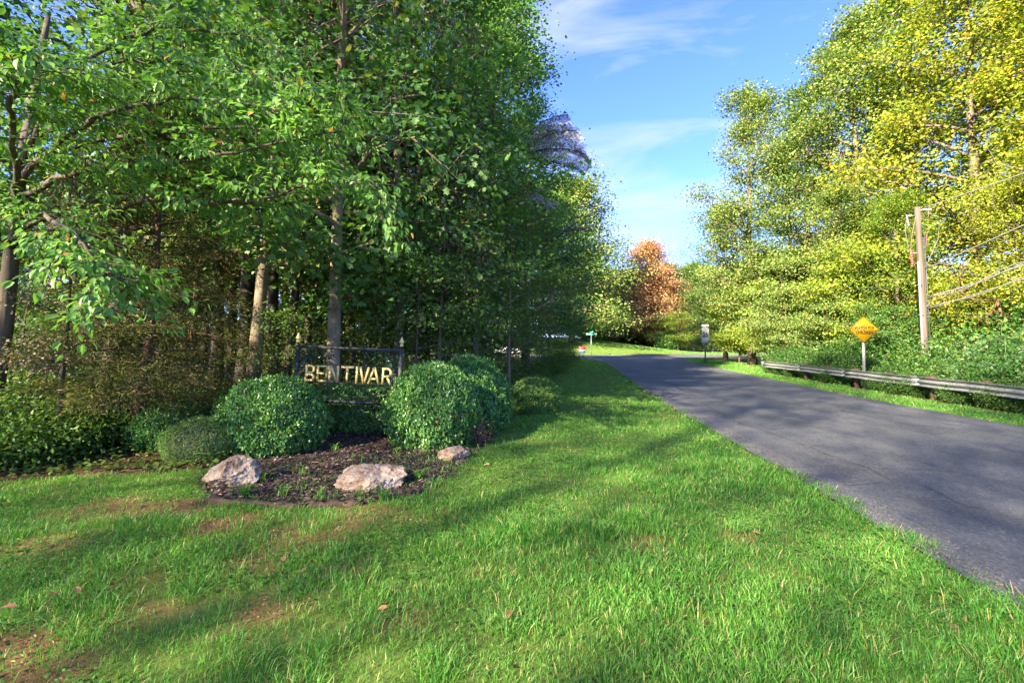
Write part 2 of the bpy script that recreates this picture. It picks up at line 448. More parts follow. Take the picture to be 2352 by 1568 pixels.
def frond_bush(seed, rad, hgt, nf=70, mat='leaf_sumac', ll=.13, lw=.32, flen=.7):
    """pinnate fronds arching from upright stems"""
    rng = np.random.default_rng(seed)
    W, C = Geo(), Geo()
    for i in range(nf):
        az = i * 2.399; q = math.sqrt((i + .5) / nf); rr = rad * q
        b = np.array([math.cos(az) * rr * .8, math.sin(az) * rr * .8, hgt * (.35 + .65 * rng.random()) * (1.05 - .4 * q)])
        a2 = az + rng.normal() * .8; fl = flen * (.7 + .6 * rng.random()); el = .35 + .3 * rng.random()
        s = np.linspace(0, 1, 8)
        d = np.array([math.cos(a2), math.sin(a2), 0])
        P = b + d * fl * s[:, None] * .95 + np.column_stack([0 * s, 0 * s, fl * (el * s - .75 * s ** 2)])
        tube(W, P, .006 * (1 - .7 * s), 3, cap=False)
        if i % 4 == 0: tube(W, np.array([[b[0] * .5, b[1] * .5, 0], [b[0] * .8, b[1] * .8, b[2] * .6], b]), [.014, .01, .006], 4, cap=False)
        nl = 10
        qs = np.linspace(.14, 1, nl)
        LP = np.column_stack([np.interp(qs, s, P[:, a]) for a in range(3)])
        T = norm(np.gradient(LP, axis=0)); S = norm(np.cross(T, [0, 0, 1.0]))
        N = np.cross(S, T)
        for sg in (-1, 1):
            D = S * sg * .9 + T * .45 + rng.normal(size=S.shape) * .1; D[:, 2] -= .15
            l = ll * (1.1 - .5 * np.abs(qs - .45)) * (.85 + .3 * rng.random(nl))
            leaves(C, LP, D, N + rng.normal(size=N.shape) * .2, l, l * lw, LEAF4)
    return W.mesh("stems", M['twig'], True), C.mesh("foliage", M[mat])

def clipped_shrub(seed, n, L=.036, wr=.62, mat='leaf_holly', lump=.10, boxy=0.0):
    """unit clipped shrub: radius 1 in plan, height 1 (scaled when placed)"""
    rng = np.random.default_rng(seed)
    C, W = Geo(), Geo()
    u = rng.random(n) * 2 * np.pi; c = rng.uniform(-.62, 1, n); s = np.sqrt(1 - c * c)
    D = np.column_stack([np.cos(u) * s, np.sin(u) * s, c])
    def radius(Dv):
        f = 1 + lump * (fbm(np.arctan2(Dv[:, 1], Dv[:, 0]) * 1.6 + 9, Dv[:, 2] * 2.4 + 5, seed) - .5) * 2 + lump * .55 * (fbm(np.arctan2(Dv[:, 1], Dv[:, 0]) * 5 + 9, Dv[:, 2] * 7 + 5, seed + 7) - .5) * 2
        if boxy: f = f * (1 - boxy + boxy / np.maximum(np.abs(Dv).max(1), .58))
        return f
    depth = np.minimum(rng.exponential(.045, n), .28) - .035 * (rng.random(n) < .1)
    shoot = sstep(.60, .78, vnoise(np.arctan2(D[:, 1], D[:, 0]) * 9 + 30, D[:, 2] * 14 + 30, seed + 11)); depth = depth - .10 * shoot * rng.random(n)
    hole = vnoise(np.arctan2(D[:, 1], D[:, 0]) * 7 + 50, D[:, 2] * 11 + 50, seed + 17) < .27; depth = depth + .10 * hole * (rng.random(n) < .8)
    P = D * (radius(D) - depth)[:, None]
    P[:, 2] = P[:, 2] / 1.62 + .38
    O = norm(D * [1, 1, 1.2])
    A = O * .45 + rng.normal(size=(n, 3)) * .55; A[:, 2] += .15
    N = O * .9 + rng.normal(size=(n, 3)) * .45 + [0, 0, .3]
    l = L * (.65 + .6 * rng.random(n))
    leaves(C, P, A, N, l, l * wr, LEAF4)
    # woody inside: a dense twig body and a few stems
    k = 22; th = np.linspace(0, np.pi * .78, 12); ph = np.arange(k) * 2 * np.pi / k
    TH, PH = np.meshgrid(th, ph, indexing='ij')
    Dv = np.column_stack([(np.sin(TH) * np.cos(PH)).ravel(), (np.sin(TH) * np.sin(PH)).ravel(), np.cos(TH).ravel()])
    V = Dv * (radius(Dv) * .80)[:, None]; V[:, 2] = V[:, 2] / 1.62 + .38
    i = np.arange(11)[:, None] * k; j = np.arange(k)[None]; j2 = (j + 1) % k
    W.add(V, np.stack([i + j, i + j2, i + k + j2, i + k + j], -1).reshape(-1, 4))
    for a in range(5):
        tube(W, np.array([[.08 * math.cos(a * 1.3), .08 * math.sin(a * 1.3), -.02], [.3 * math.cos(a * 1.3), .3 * math.sin(a * 1.3), .3]]), [.03, .02], 5)
    return W.mesh("branches", M['bark_dark'], True), C.mesh("foliage", M[mat])

# ================================================================== THE SETTING
# ---- masks on the plan
LAWN_EDGE = [on_ground(*p) for p in [(-900, 1330), (-300, 1150), (0, 1108), (170, 1092), (330, 1088), (460, 1080)]] + \
            [on_ground(*p) for p in [(700, 1062), (900, 1040), (1110, 1010), (1165, 972), (1265, 911), (1249, 858), (1312, 826)]]
BED = np.array([on_ground(*p) for p in [(452, 1100), (470, 1152), (620, 1166), (800, 1160), (960, 1136), (1040, 1092), (1105, 1035), (1150, 985), (1080, 960), (900, 985), (700, 1000), (540, 1040)]])
BARE = [(on_ground(*p), r, q) for p, r, q in [((510, 1206), .34, 1), ((560, 1192), .22, 1), ((1490, 1240), .20, .9), ((1440, 1255), .14, .7), ((1720, 1235), .16, 1), ((560, 1300), .3, .6),
        ((60, 1480), .25, .9), ((130, 1380), .12, 1), ((1090, 1330), .14, .5), ((700, 1225), .5, .6), ((870, 1180), .5, .5), ((250, 1170), .5, .55), ((430, 1160), .4, .7), ((90, 1260), .4, .45), ((620, 1400), .25, .6), ((1000, 1180), .3, .5), ((350, 1400), .25, .5), ((800, 1310), .22, .5), ((1285, 1120), .1, .6), ((1540, 1205), .12, .6), ((940, 1420), .2, .5), ((300, 1340), .3, .4), ((60, 1560), .3, .8)]]
def in_poly(x, y, poly):
    x = np.asarray(x, float); y = np.asarray(y, float); r = np.zeros(x.shape, bool); n = len(poly)
    for i in range(n):
        (x1, y1), (x2, y2) = poly[i], poly[(i + 1) % n]
        c = ((y1 > y) != (y2 > y)) & (x < (x2 - x1) * (y - y1) / (y2 - y1 + 1e-12) + x1)
        r ^= c
    return r
LAWN_POLY = [(-12, -6)] + LAWN_EDGE + [(6.2, 43.5), (7.4, 39)] + [(float(xl(y)) + .1, y) for y in (36, 25, 14, 9, 5.8, 2.7, -4, -6)]
def lawn_near(x, y): return in_poly(x, y, LAWN_POLY)
def verge_right(x, y):
    d = x - xr(y)
    w = 1.75 + 6 * sstep(26, 33, y) - 3 * sstep(36, 50, y)
    return (d > -.1) & (d < w) & (y < 52) & (y > -8)
def far_lawn(x, y): return (y > 56 + .45 * np.maximum(0, x - 10)) & (y < 84) & (x > -12) & (x < 60)
def bare(x, y):
    v = np.zeros(np.shape(x))
    wx = x + .25 * (fbm(x * 3, y * 3, 31) - .5); wy = y + .25 * (fbm(x * 3, y * 3, 37) - .5)
    for (bx, by), r, q in BARE:
        v = np.maximum(v, q * (1 - sstep(.45 * r, 1.15 * r, np.hypot(wx - bx, (wy - by) * 1.3))))
    return v
def bed(x, y):
    return in_poly(x + .12 * (fbm(x * 4, y * 4, 51) - .5), y + .12 * (fbm(x * 4, y * 4, 53) - .5), BED)

# ---- ground
def axis(lo, hi, step, far, grow=1.22):
    a = list(np.arange(lo, hi, step)); s = step
    while a[-1] < far: s *= grow; a.append(a[-1] + s)
    s = step; b = [lo]
    while b[0] > -far: s *= grow; b.insert(0, b[0] - s)
    return np.array(b[:-1] + a)
gx, gy = axis(-9, 18, .14, 700), axis(1, 32, .14, 700)
GX, GY = np.meshgrid(gx, gy)
GZ = gz(GX, GY) - .02 * ((GX > xl(GY) + .12) & (GX < xr(GY) - .12) & (GY < 47))
n_r, n_c = GX.shape
i = np.arange(n_r - 1)[:, None] * n_c; j = np.arange(n_c - 1)[None]
gg = Geo().add(np.column_stack([GX.ravel(), GY.ravel(), GZ.ravel()]), np.stack([i + j, i + j + 1, i + n_c + j + 1, i + n_c + j], -1).reshape(-1, 4))

m, nt, p = new_mat("ground")
def attr(nt, n):
    a = nt.nodes.new("ShaderNodeAttribute"); a.attribute_name = n; return a.outputs['Fac']
def nz(nt, scale, detail=5, rough=.6):
    tcn = nt.nodes.new("ShaderNodeTexCoord"); n = nt.nodes.new("ShaderNodeTexNoise"); n.inputs['Scale'].default_value = scale; n.inputs['Detail'].default_value = detail; n.inputs['Roughness'].default_value = rough
    nt.links.new(tcn.outputs['Object'], n.inputs['Vector']); return n.outputs[0]
def mixc(nt, f, a, b):
    k = nt.nodes.new("ShaderNodeMix"); k.data_type = 'RGBA'
    nt.links.new(f, k.inputs[0]); nt.links.new(a, k.inputs[6]); nt.links.new(b, k.inputs[7]); return k.outputs[2]
litter = ramp(nt, [(.3, (.035, .026, .016)), (.5, (.085, .056, .032)), (.62, (.14, .085, .045)), (.75, (.20, .14, .085))], nz(nt, 9, 8, .7)).outputs[0]
turf = ramp(nt, [(.25, (.05, .085, .016)), (.5, (.095, .155, .028)), (.7, (.14, .19, .045)), (.85, (.20, .18, .08))], nz(nt, 6, 8, .72)).outputs[0]
soil = ramp(nt, [(.3, (.12, .055, .028)), (.55, (.22, .105, .055)), (.75, (.30, .17, .10))], nz(nt, 14, 7, .7)).outputs[0]
mulch = ramp(nt, [(.3, (.018, .014, .013)), (.55, (.045, .033, .030)), (.75, (.09, .065, .055))], nz(nt, 30, 7, .75)).outputs[0]
c = mixc(nt, attr(nt, 'lawn'), litter, turf)
c = mixc(nt, attr(nt, 'bare'), c, soil)
c = mixc(nt, attr(nt, 'mulch'), c, mulch)
nt.links.new(c, p.inputs['Base Color'])
p.inputs['Roughness'].default_value = .95; p.inputs['Specular IOR Level'].default_value = .1
b = nt.nodes.new("ShaderNodeBump"); b.inputs['Strength'].default_value = .8; b.inputs['Distance'].default_value = .03
nt.links.new(nz(nt, 22, 8, .75), b.inputs['Height']); nt.links.new(b.outputs[0], p.inputs['Normal'])
me = gg.mesh("ground", m, True)
fx, fy = GX.ravel(), GY.ravel()
def put_attr(me, n, v):
    a = me.attributes.new(n, 'FLOAT', 'POINT'); a.data.foreach_set('value', np.asarray(v, np.float32).ravel())
lawn_all = lawn_near(fx, fy) | verge_right(fx, fy) | far_lawn(fx, fy)
put_attr(me, 'lawn', lawn_all.astype(float) * (.92 + .0 * fx))
put_attr(me, 'bare', np.clip(bare(fx, fy) * 1.15, 0, 1))
put_attr(me, 'mulch', bed(fx, fy) * 1.0)
obj("ground", me, kind='structure')

# ---- roads
def strip(A, B, n, z, cols=6, jit=0.0, seed=1):
    """sheet between two plan polylines, lying z above the ground"""
    def res(P):
        P = np.array(P, float); d = np.r_[0, np.cumsum(np.hypot(*np.diff(P, axis=0).T))]
        t = np.linspace(0, d[-1], n); return np.column_stack([np.interp(t, d, P[:, 0]), np.interp(t, d, P[:, 1])])
    def smooth(P, k=3):
        for _ in range(k): P[1:-1] = .25 * P[:-2] + .5 * P[1:-1] + .25 * P[2:]
        return P
    A, B = smooth(res(A)), smooth(res(B))
    if jit:
        A[:, 0] += jit * (fbm(np.arange(n) * .31, np.zeros(n), seed) - .5) * 2; B[:, 0] += jit * (fbm(np.arange(n) * .27, np.zeros(n) + 5, seed) - .5) * 2
    s = np.linspace(0, 1, cols)
    P = A[:, None] * (1 - s)[None, :, None] + B[:, None] * s[None, :, None]
    P = P.reshape(-1, 2)
    V = np.column_stack([P, gz(P[:, 0], P[:, 1]) * 1.0 + z])
    i = np.arange(n - 1)[:, None] * cols; j = np.arange(cols - 1)[None]
    return Geo().add(V, np.stack([i + j, i + j + 1, i + cols + j + 1, i + cols + j], -1).reshape(-1, 4))

def asphalt(name, stops, agg=.5):
    m, nt, p = new_mat(name)
    big = ramp(nt, stops, nz(nt, .55, 7, .62)).outputs[0]
    tcn = nt.nodes.new("ShaderNodeTexCoord")
    vo = nt.nodes.new("ShaderNodeTexVoronoi"); vo.inputs['Scale'].default_value = 55
    nt.links.new(tcn.outputs['Object'], vo.inputs['Vector'])
    sp = ramp(nt, [(0, (.45, .45, .46)), (.62, (.95, .95, .95)), (.86, (1.15, 1.13, 1.1)), (1, (2.3, 2.2, 2.1))], vo.outputs['Color']).outputs[0]
    k = nt.nodes.new("ShaderNodeMix"); k.data_type = 'RGBA'; k.blend_type = 'MULTIPLY'; k.inputs[0].default_value = agg
    nt.links.new(big, k.inputs[6]); nt.links.new(sp, k.inputs[7])
    st = nt.nodes.new("ShaderNodeMapping"); st.inputs['Scale'].default_value = (1.2, .12, 1); st.inputs['Rotation'].default_value = (0, 0, R(7))
    nt.links.new(tcn.outputs['Object'], st.inputs[0])
    wn = nt.nodes.new("ShaderNodeTexNoise"); wn.inputs['Scale'].default_value = 1.4; wn.inputs['Detail'].default_value = 6; nt.links.new(st.outputs[0], wn.inputs['Vector'])
    wr_ = ramp(nt, [(.35, (.80, .80, .82)), (.6, (1.06, 1.05, 1.04))], wn.outputs[0]).outputs[0]
    k2 = nt.nodes.new("ShaderNodeMix"); k2.data_type = 'RGBA'; k2.blend_type = 'MULTIPLY'; k2.inputs[0].default_value = 1
    nt.links.new(k.outputs[2], k2.inputs[6]); nt.links.new(wr_, k2.inputs[7])
    nt.links.new(k2.outputs[2], p.inputs['Base Color'])
    p.inputs['Roughness'].default_value = .82; p.inputs['Specular IOR Level'].default_value = .35
    b = nt.nodes.new("ShaderNodeBump"); b.inputs['Strength'].default_value = .55; b.inputs['Distance'].default_value = .012
    nt.links.new(vo.outputs['Distance'], b.inputs['Height']); nt.links.new(b.outputs[0], p.inputs['Normal'])
    return m
M['asphalt'] = asphalt("asphalt", [(.3, (.072, .076, .083)), (.5, (.094, .099, .107)), (.7, (.120, .125, .134))], .95)  # sky's blue cast mixed into the grey base colour
M['asphalt_pale'] = asphalt("asphalt_pale", [(.3, (.095, .096, .098)), (.6, (.13, .130, .130))], 1.0)
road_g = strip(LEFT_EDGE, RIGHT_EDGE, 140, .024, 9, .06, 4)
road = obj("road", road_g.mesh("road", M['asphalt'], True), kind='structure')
LE = np.array(LEFT_EDGE); 
sh = strip([(x - .05, y) for x, y in LEFT_EDGE[:9]], [(x + .33, y) for x, y in LEFT_EDGE[:9]], 150, .029, 3, .05, 9)
obj("road_shoulder", sh.mesh("road_shoulder", M['asphalt_pale'], True), kind='structure')
CN = [(-70, 43), (-10, 44.6), (2, 45.2), (10, 46.5), (17, 47.3), (25, 56.3), (44, 74), (72, 95), (120, 130)]
CF = [(-70, 53.5), (-10, 55), (2, 55.6), (8, 56.2), (14, 58.5), (21, 63.5), (40, 80.5), (68, 102), (116, 138)]
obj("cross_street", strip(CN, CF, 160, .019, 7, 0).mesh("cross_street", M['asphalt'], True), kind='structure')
# cracks of the old asphalt: narrow dark strips with ragged sides
rng = np.random.default_rng(5)
cg = Geo()
def crack(pts, w0, seed):
    r = np.random.default_rng(seed); P = []
    for (a, b) in zip(pts[:-1], pts[1:]):
        n = max(3, int(math.hypot(b[0] - a[0], b[1] - a[1]) / .07))
        for t in np.arange(n) / n: P.append((a[0] + (b[0] - a[0]) * t, a[1] + (b[1] - a[1]) * t))
    P = np.array(P + [pts[-1]]); P += r.normal(size=P.shape) * .012 + np.column_stack([(fbm(np.arange(len(P)) * .13, np.zeros(len(P)), seed) - .5) * .16, 0 * P[:, 0]])
    T = norm(np.gradient(P, axis=0)); S = np.column_stack([-T[:, 1], T[:, 0]])
    w = w0 * (.25 + 1.0 * r.random(len(P)))[:, None] * np.minimum(1, np.minimum(np.arange(len(P)), np.arange(len(P))[::-1]) / 6 + .1)[:, None]
    A, B = P - S * w, P + S * w
    V = np.empty((2 * len(P), 3)); V[0::2, :2] = A; V[1::2, :2] = B; V[:, 2] = gz(V[:, 0], V[:, 1]) + .029
    k = np.arange(len(P) - 1)[:, None] * 2
    cg.add(V, np.concatenate([k, k + 2, k + 3, k + 1], 1))
for s_, (w_, pp) in enumerate([(.009, [(1590, 915), (1700, 975), (1812, 1012), (1900, 1050), (1985, 1078), (2050, 1110)]), (.008, [(1480, 858), (1540, 882), (1620, 925)]), (.007, [(1702, 981), (1760, 990), (1830, 981), (1960, 985)]),
        (.007, [(1985, 1078), (2100, 1082), (2250, 1092)]), (.006, [(2050, 1110), (1990, 1118), (1900, 1120)]), (.006, [(1440, 842), (1475, 862), (1500, 880)]), (.006, [(2090, 1104), (2190, 1160), (2330, 1200)]), (.005, [(2200, 1000), (2280, 1010), (2350, 1022)])]):
    crack([on_ground(*q) for q in pp], w_, 70 + s_)
mcr, ntc, pc = new_mat("crack_tar"); pc.inputs['Base Color'].default_value = (.028, .027, .026, 1); pc.inputs['Roughness'].default_value = .9
obj("road_cracks", cg.mesh("road_cracks", mcr), parent=road)

# ================================================================== GRASS
def in_view(x, y, margin=1.2):
    return (y > .9) & (np.abs(x) < 1.18 * y + margin)
def blades(G, rng, x, y, h, w, lean, az):
    n = len(x); z = gz(x, y) - .004
    d = np.column_stack([np.cos(az), np.sin(az)]); s = np.column_stack([-d[:, 1], d[:, 0]])
    tw = az + rng.normal(size=n) * .9; s = np.column_stack([-np.sin(tw), np.cos(tw)])
    def pt(f, out, zf, wf, sg):
        return np.column_stack([x + d[:, 0] * lean * out + sg * s[:, 0] * w * wf, y + d[:, 1] * lean * out + sg * s[:, 1] * w * wf, z + h * zf])
    V = np.stack([pt(0, 0, 0, .35, -1), pt(0, 0, 0, .35, 1), pt(.5, .22, .55, .5, 1), pt(.5, .22, .55, .5, -1), pt(.8, .6, .92, .34, 1), pt(.8, .6, .92, .34, -1), pt(1, 1.0, .9, 0, 0)], 1)
    o = (np.arange(n) * 7)[:, None]
    G.add(V.reshape(-1, 3), [np.array([[0, 1, 2, 3]]).repeat(n, 0) + o, np.array([[3, 2, 4, 5]]).repeat(n, 0) + o, np.array([[5, 4, 6]]).repeat(n, 0) + o])

def sow(rng, region, y0, y1, dens, tuft, hgt, wid, near=True, spread=.035):
    xa, xb = -1.18 * y1 - 1.2, 1.18 * y1 + 1.2
    if not near: xa, xb = region[1]
    nt_ = int((xb - xa) * (y1 - y0) * dens / tuft)
    x = rng.uniform(xa, xb, nt_); y = rng.uniform(y0, y1, nt_)
    k = in_view(x, y) & region[0](x, y)
    bd = bed(x, y)
    pr = (1 - .80 * bare(x, y)) * np.where(bd, .20, 1.0) * (.45 + .75 * fbm(x * .8, y * .8, 61))
    k &= rng.random(nt_) < pr
    x, y = x[k], y[k]
    lush = sstep(.35, .75, fbm(x * .9, y * .9, 21)) * .6 + sstep(.5, .72, fbm(x * 3.2, y * 3.2, 25)) * .8
    # the strip beside the asphalt is fed and thick, the shaded yard by the trees thin and low
    lush = lush * (.55 + .45 * sstep(-4, 1.5, x - y * .1)) + .25 * sstep(1.6, .3, xl(y) - x)
    n = len(x); i = np.repeat(np.arange(n), tuft); N = n * tuft
    tx = x[i] + rng.normal(size=N) * spread; ty = y[i] + rng.normal(size=N) * spread
    ok = ~((tx > xl(ty) + .01 + .20 * sstep(.35, .8, fbm(ty * 1.7, tx * 0 + 3, 91))) & (tx < xr(ty) - .02) & (ty < 44))
    ok |= rng.random(N) < .0
    i, tx, ty = i[ok], tx[ok], ty[ok]; N = len(tx)
    h = hgt * (.5 + .9 * lush[i]) * (.45 + .75 * rng.random(N))
    w = wid * (.6 + .7 * rng.random(N)) * (.8 + .4 * lush[i])
    base = np.arctan2(ty - y[i], tx - x[i])
    return tx, ty, h, w, h * (.25 + 1.0 * rng.random(N)), base + rng.normal(size=N) * .5

rng = np.random.default_rng(11)
G = Geo(); NB = 0
for y0, y1, dens, tuft, hg, wd in [(1.0, 2.6, 6400, 9, .068, .0036), (2.6, 4.2, 5000, 9, .066, .0041), (4.2, 6.5, 2900, 8, .062, .0053), (6.5, 10, 1500, 7, .058, .0074), (10, 18, 640, 6, .056, .011), (18, 45, 210, 5, .058, .019)]:
    a = sow(rng, (lawn_near,), y0, y1, dens, tuft, hg, wd)
    NB += len(a[0]); blades(G, rng, *a)
obj("grass", G.mesh("grass", M['grass']), label="lush green lawn grass along the left side of the road", cat="grass", kind='stuff')
G = Geo()
for y0, y1, dens, tuft, hg, wd in [(7, 14, 700, 6, .06, .010), (14, 26, 330, 6, .06, .015), (26, 54, 120, 5, .06, .024)]:
    a = sow(rng, (verge_right, (9, 32)), y0, y1, dens, tuft, hg, wd, near=False, spread=.05)
    NB += len(a[0]); blades(G, rng, *a)
obj("grass", G.mesh("verge_grass", M['grass']), label="mown grass verge between the asphalt and the steel guardrail", cat="grass", kind='stuff')
G = Geo()
a = sow(rng, (far_lawn, (-10, 45)), 56, 84, 40, 5, .07, .045, near=False, spread=.12)
NB += len(a[0]); blades(G, rng, *a)
obj("grass", G.mesh("hill_grass", M['grass']), label="sloping lawn on the far bank beyond the cross street", cat="grass", kind='stuff')
# clover and broad low weeds between the blades
G = Geo()
for y0, y1, dens, L in [(1, 2.8, 900, .018), (2.8, 5, 650, .02), (5, 9, 260, .028)]:
    n = int(2.4 * (y1 + 1) * (y1 - y0) * dens); x = rng.uniform(-1.2 * (y1 + 1), 1.2 * (y1 + 1), n); y = rng.uniform(y0, y1, n)
    k = in_view(x, y) & lawn_near(x, y) & (rng.random(n) < sstep(.42, .62, fbm(x * 1.3, y * 1.3, 71)) * (1 - .9 * bare(x, y)) * np.where(bed(x, y), .15, 1)) & (x < xl(y) - .05)
    x, y = x[k], y[k]; n = len(x)
    az = rng.random(n) * 6.28
    P = np.column_stack([x, y, gz(x, y) + .008 + .045 * rng.random(n)])
    for t in range(3):
        a2 = az + t * 2.09
        D = np.column_stack([np.cos(a2), np.sin(a2), np.full(n, -.1) + .4 * rng.random(n)])
        leaves(G, P, D, np.column_stack([rng.normal(size=n) * .35, rng.normal(size=n) * .35, np.ones(n)]), L * (.6 + .7 * rng.random(n)), L * .75, LEAFQ)
obj("clover", G.mesh("clover", M['clover']), label="low clover and broad weeds growing through the lawn", cat="weeds", kind='stuff')
# mulch chips and forest litter
def chips(name, n, sampler, L, mat, label, cat, seed):
    r = np.random.default_rng(seed); G = Geo(); x, y = sampler(r, n); n = len(x)
    P = np.column_stack([x, y, gz(x, y) + .004 + .02 * r.random(n)])
    a = r.random(n) * 6.28; D = np.column_stack([np.cos(a), np.sin(a), r.normal(size=n) * .25])
    N = np.column_stack([r.normal(size=n) * .5, r.normal(size=n) * .5, np.ones(n)])
    l = L * (.4 + r.random(n) * 1.1)
    leaves(G, P, D, N, l, l * (.18 + .25 * r.random(n)), LEAFQ)
    obj(name, G.mesh(name, mat), label=label, cat=cat, kind='stuff')
M['mulch'] = leaf_mat("mulch_chips", [(0, (.020, .016, .015)), (.55, (.055, .042, .037)), (.85, (.095, .066, .054)), (.96, (.16, .10, .065)), (1, (.28, .2, .13))], trans=.02, tcol=(1, 1, 1), rough=.8, spec=.2)
def in_bed(r, n):
    lo, hi = BED.min(0), BED.max(0); x = r.uniform(lo[0], hi[0], n); y = r.uniform(lo[1], hi[1], n); k = bed(x, y); return x[k], y[k]
chips("mulch", 26000, in_bed, .045, M['mulch'], "dark shredded bark mulch in the bed under the sign", "mulch", 3)
M['litter'] = leaf_mat("leaf_litter", [(0, (.045, .028, .016)), (.5, (.11, .066, .036)), (.9, (.19, .115, .06)), (1, (.26, .18, .10))], trans=.1, tcol=(1, .9, .8), rough=.75, spec=.2)
def in_woods(r, n):
    y = r.uniform(3.5, 22, n) ; x = r.uniform(-26, 4, n); k = ~lawn_near(x, y) & (x < xl(y) - .4) & ~bed(x, y); return x[k], y[k]
chips("leaf_litter", 42000, in_woods, .085, M['litter'], "brown leaf litter covering the woodland floor on the left", "leaf litter", 4)
def in_bank(r, n):
    x = r.uniform(15.5, 34, n); y = r.uniform(27, 46, n); k = (x > xr(y) + 4) ; return x[k], y[k]
chips("leaf_litter", 9000, in_bank, .14, M['litter'], "reddish leaf litter under the trees behind the guardrail end", "leaf litter", 6)
def on_edge(r, n):
    y = 1.5 + 24 * r.random(n) ** 1.8; x = xl(y) + .02 + np.abs(r.normal(size=n)) * .10; return x, y
M['gravel'] = leaf_mat("gravel", [(0, (.035, .034, .033)), (.5, (.075, .072, .070)), (.9, (.13, .122, .115)), (1, (.15, .10, .06))], trans=.0, rough=.9, spec=.2)
G = Geo(); r_ = np.random.default_rng(12); x_, y_ = on_edge(r_, 4000)
n_ = len(x_); T_ = np.array([(1, 0, 0), (-.5, .87, 0), (-.5, -.87, 0), (0, 0, 1.0)]); s_ = (.004 + .008 * r_.random(n_)); a_ = r_.random(n_) * 6.28
ca, sa = np.cos(a_)[:, None], np.sin(a_)[:, None]
V_ = np.stack([x_[:, None] + s_[:, None] * (T_[:, 0] * ca - T_[:, 1] * sa), y_[:, None] + s_[:, None] * (T_[:, 0] * sa + T_[:, 1] * ca), (gz(x_, y_) + .029)[:, None] + s_[:, None] * T_[:, 2]], -1)
G.add(V_.reshape(-1, 3), [(np.array([[0, 1, 3], [1, 2, 3], [2, 0, 3]])[None] + (np.arange(n_) * 4)[:, None, None]).reshape(-1, 3)])
obj("gravel", G.mesh("gravel", M['gravel']), label="loose grit along the crumbling left edge of the asphalt", cat="gravel", kind='stuff')
def on_bare(r, n):
    x = r.uniform(-6, 5, n); y = r.uniform(1.2, 6.5, n); k = (r.random(n) < bare(x, y)) & lawn_near(x, y) & in_view(x, y); return x[k], y[k]
M['straw'] = leaf_mat("straw", [(0, (.07, .04, .022)), (.5, (.16, .095, .05)), (.85, (.27, .19, .10)), (1, (.36, .28, .16))], trans=.1, tcol=(1, .9, .8), rough=.8, spec=.15)
chips("dry_thatch", 60000, on_bare, .020, M['straw'], "dry straw and crumbs of red clay on the bare patches of lawn", "thatch", 8)

# ================================================================== THE NAME SIGN AND ITS BED
def plain(name, col, rough=.5, metallic=0.0, spec=.4, var=.12, scale=20, bump=0.0):
    c = np.array(col)
    return noise_mat(name, [(.3, tuple(c * (1 - var))), (.55, tuple(c)), (.8, tuple(np.minimum(1, c * (1 + var))))], scale=scale, rough=rough, metallic=metallic, spec=spec, bump=bump)
M['iron'] = plain("painted_iron", (.040, .041, .048), .55, 0, .4, .25, 14, .1)
M['gold'] = plain("gold_paint", (.92, .66, .25), .45, .2, .5, .14, 25)
M['wood'] = noise_mat("weathered_timber", [(.3, (.035, .022, .016)), (.55, (.075, .045, .032)), (.8, (.12, .08, .058))], scale=5, stretch=(1, 6, 6), rough=.9, bump=.5, bscale=12)
M['galv'] = noise_mat("galvanised_steel", [(.3, (.19, .20, .21)), (.5, (.25, .26, .27)), (.75, (.32, .33, .34))], scale=5, rough=.5, metallic=.4, spec=.5, bump=.08, bscale=3)
M['steel_dull'] = plain("dull_steel", (.20, .21, .22), .5, .5, .5, .15, 10)
M['white'] = plain("white_sheet", (.52, .52, .52), .45, 0, .5, .06, 9)
M['sign_yellow'] = plain("yellow_sheet", (.34, .205, .004), .5, 0, .2, .06, 7)
M['black'] = plain("black_paint", (.008, .008, .008), .8, 0, .1)
M['sign_green'] = plain("green_sheet", (.015, .26, .17), .45)
M['red'] = plain("red_print", (.55, .045, .045), .5)
M['blue'] = plain("blue_print", (.05, .13, .48), .5)
M['pole_wood'] = noise_mat("pole_wood", [(.3, (.055, .040, .030)), (.55, (.098, .075, .058)), (.8, (.14, .112, .088))], scale=6, stretch=(3, 3, .15), rough=.85, bump=.5, bscale=20)
M['ceramic'] = plain("brown_porcelain", (.10, .045, .028), .25)
M['rubber'] = plain("black_rubber", (.02, .02, .02), .7)

def text_mesh(body, size, extrude, mat, align='CENTER', bold=0.0):
    """lettering standing in the XZ plane, facing -Y"""
    cu = bpy.data.curves.new("lettering", 'FONT'); cu.body = body; cu.size = size; cu.extrude = extrude; cu.align_x = align; cu.align_y = 'CENTER'; cu.resolution_u = 4; cu.offset = bold
    o = bpy.data.objects.new("lettering", cu); COL.objects.link(o)
    bpy.context.view_layer.update()
    me = bpy.data.meshes.new_from_object(o.evaluated_get(bpy.context.evaluated_depsgraph_get()))
    bpy.data.objects.remove(o); bpy.data.curves.remove(cu)
    me.transform(Matrix.Rotation(R(90), 4, 'X')); me.materials.clear(); me.materials.append(mat)
    return me

def boxes(name, lst, mat, parent, bev=.004, **k):
    G = Geo()
    for b in lst: box(G, *b)
    me = G.mesh(name, mat)
    if bev: bevel_mesh(me, bev)
    return obj(name, me, parent, **k)

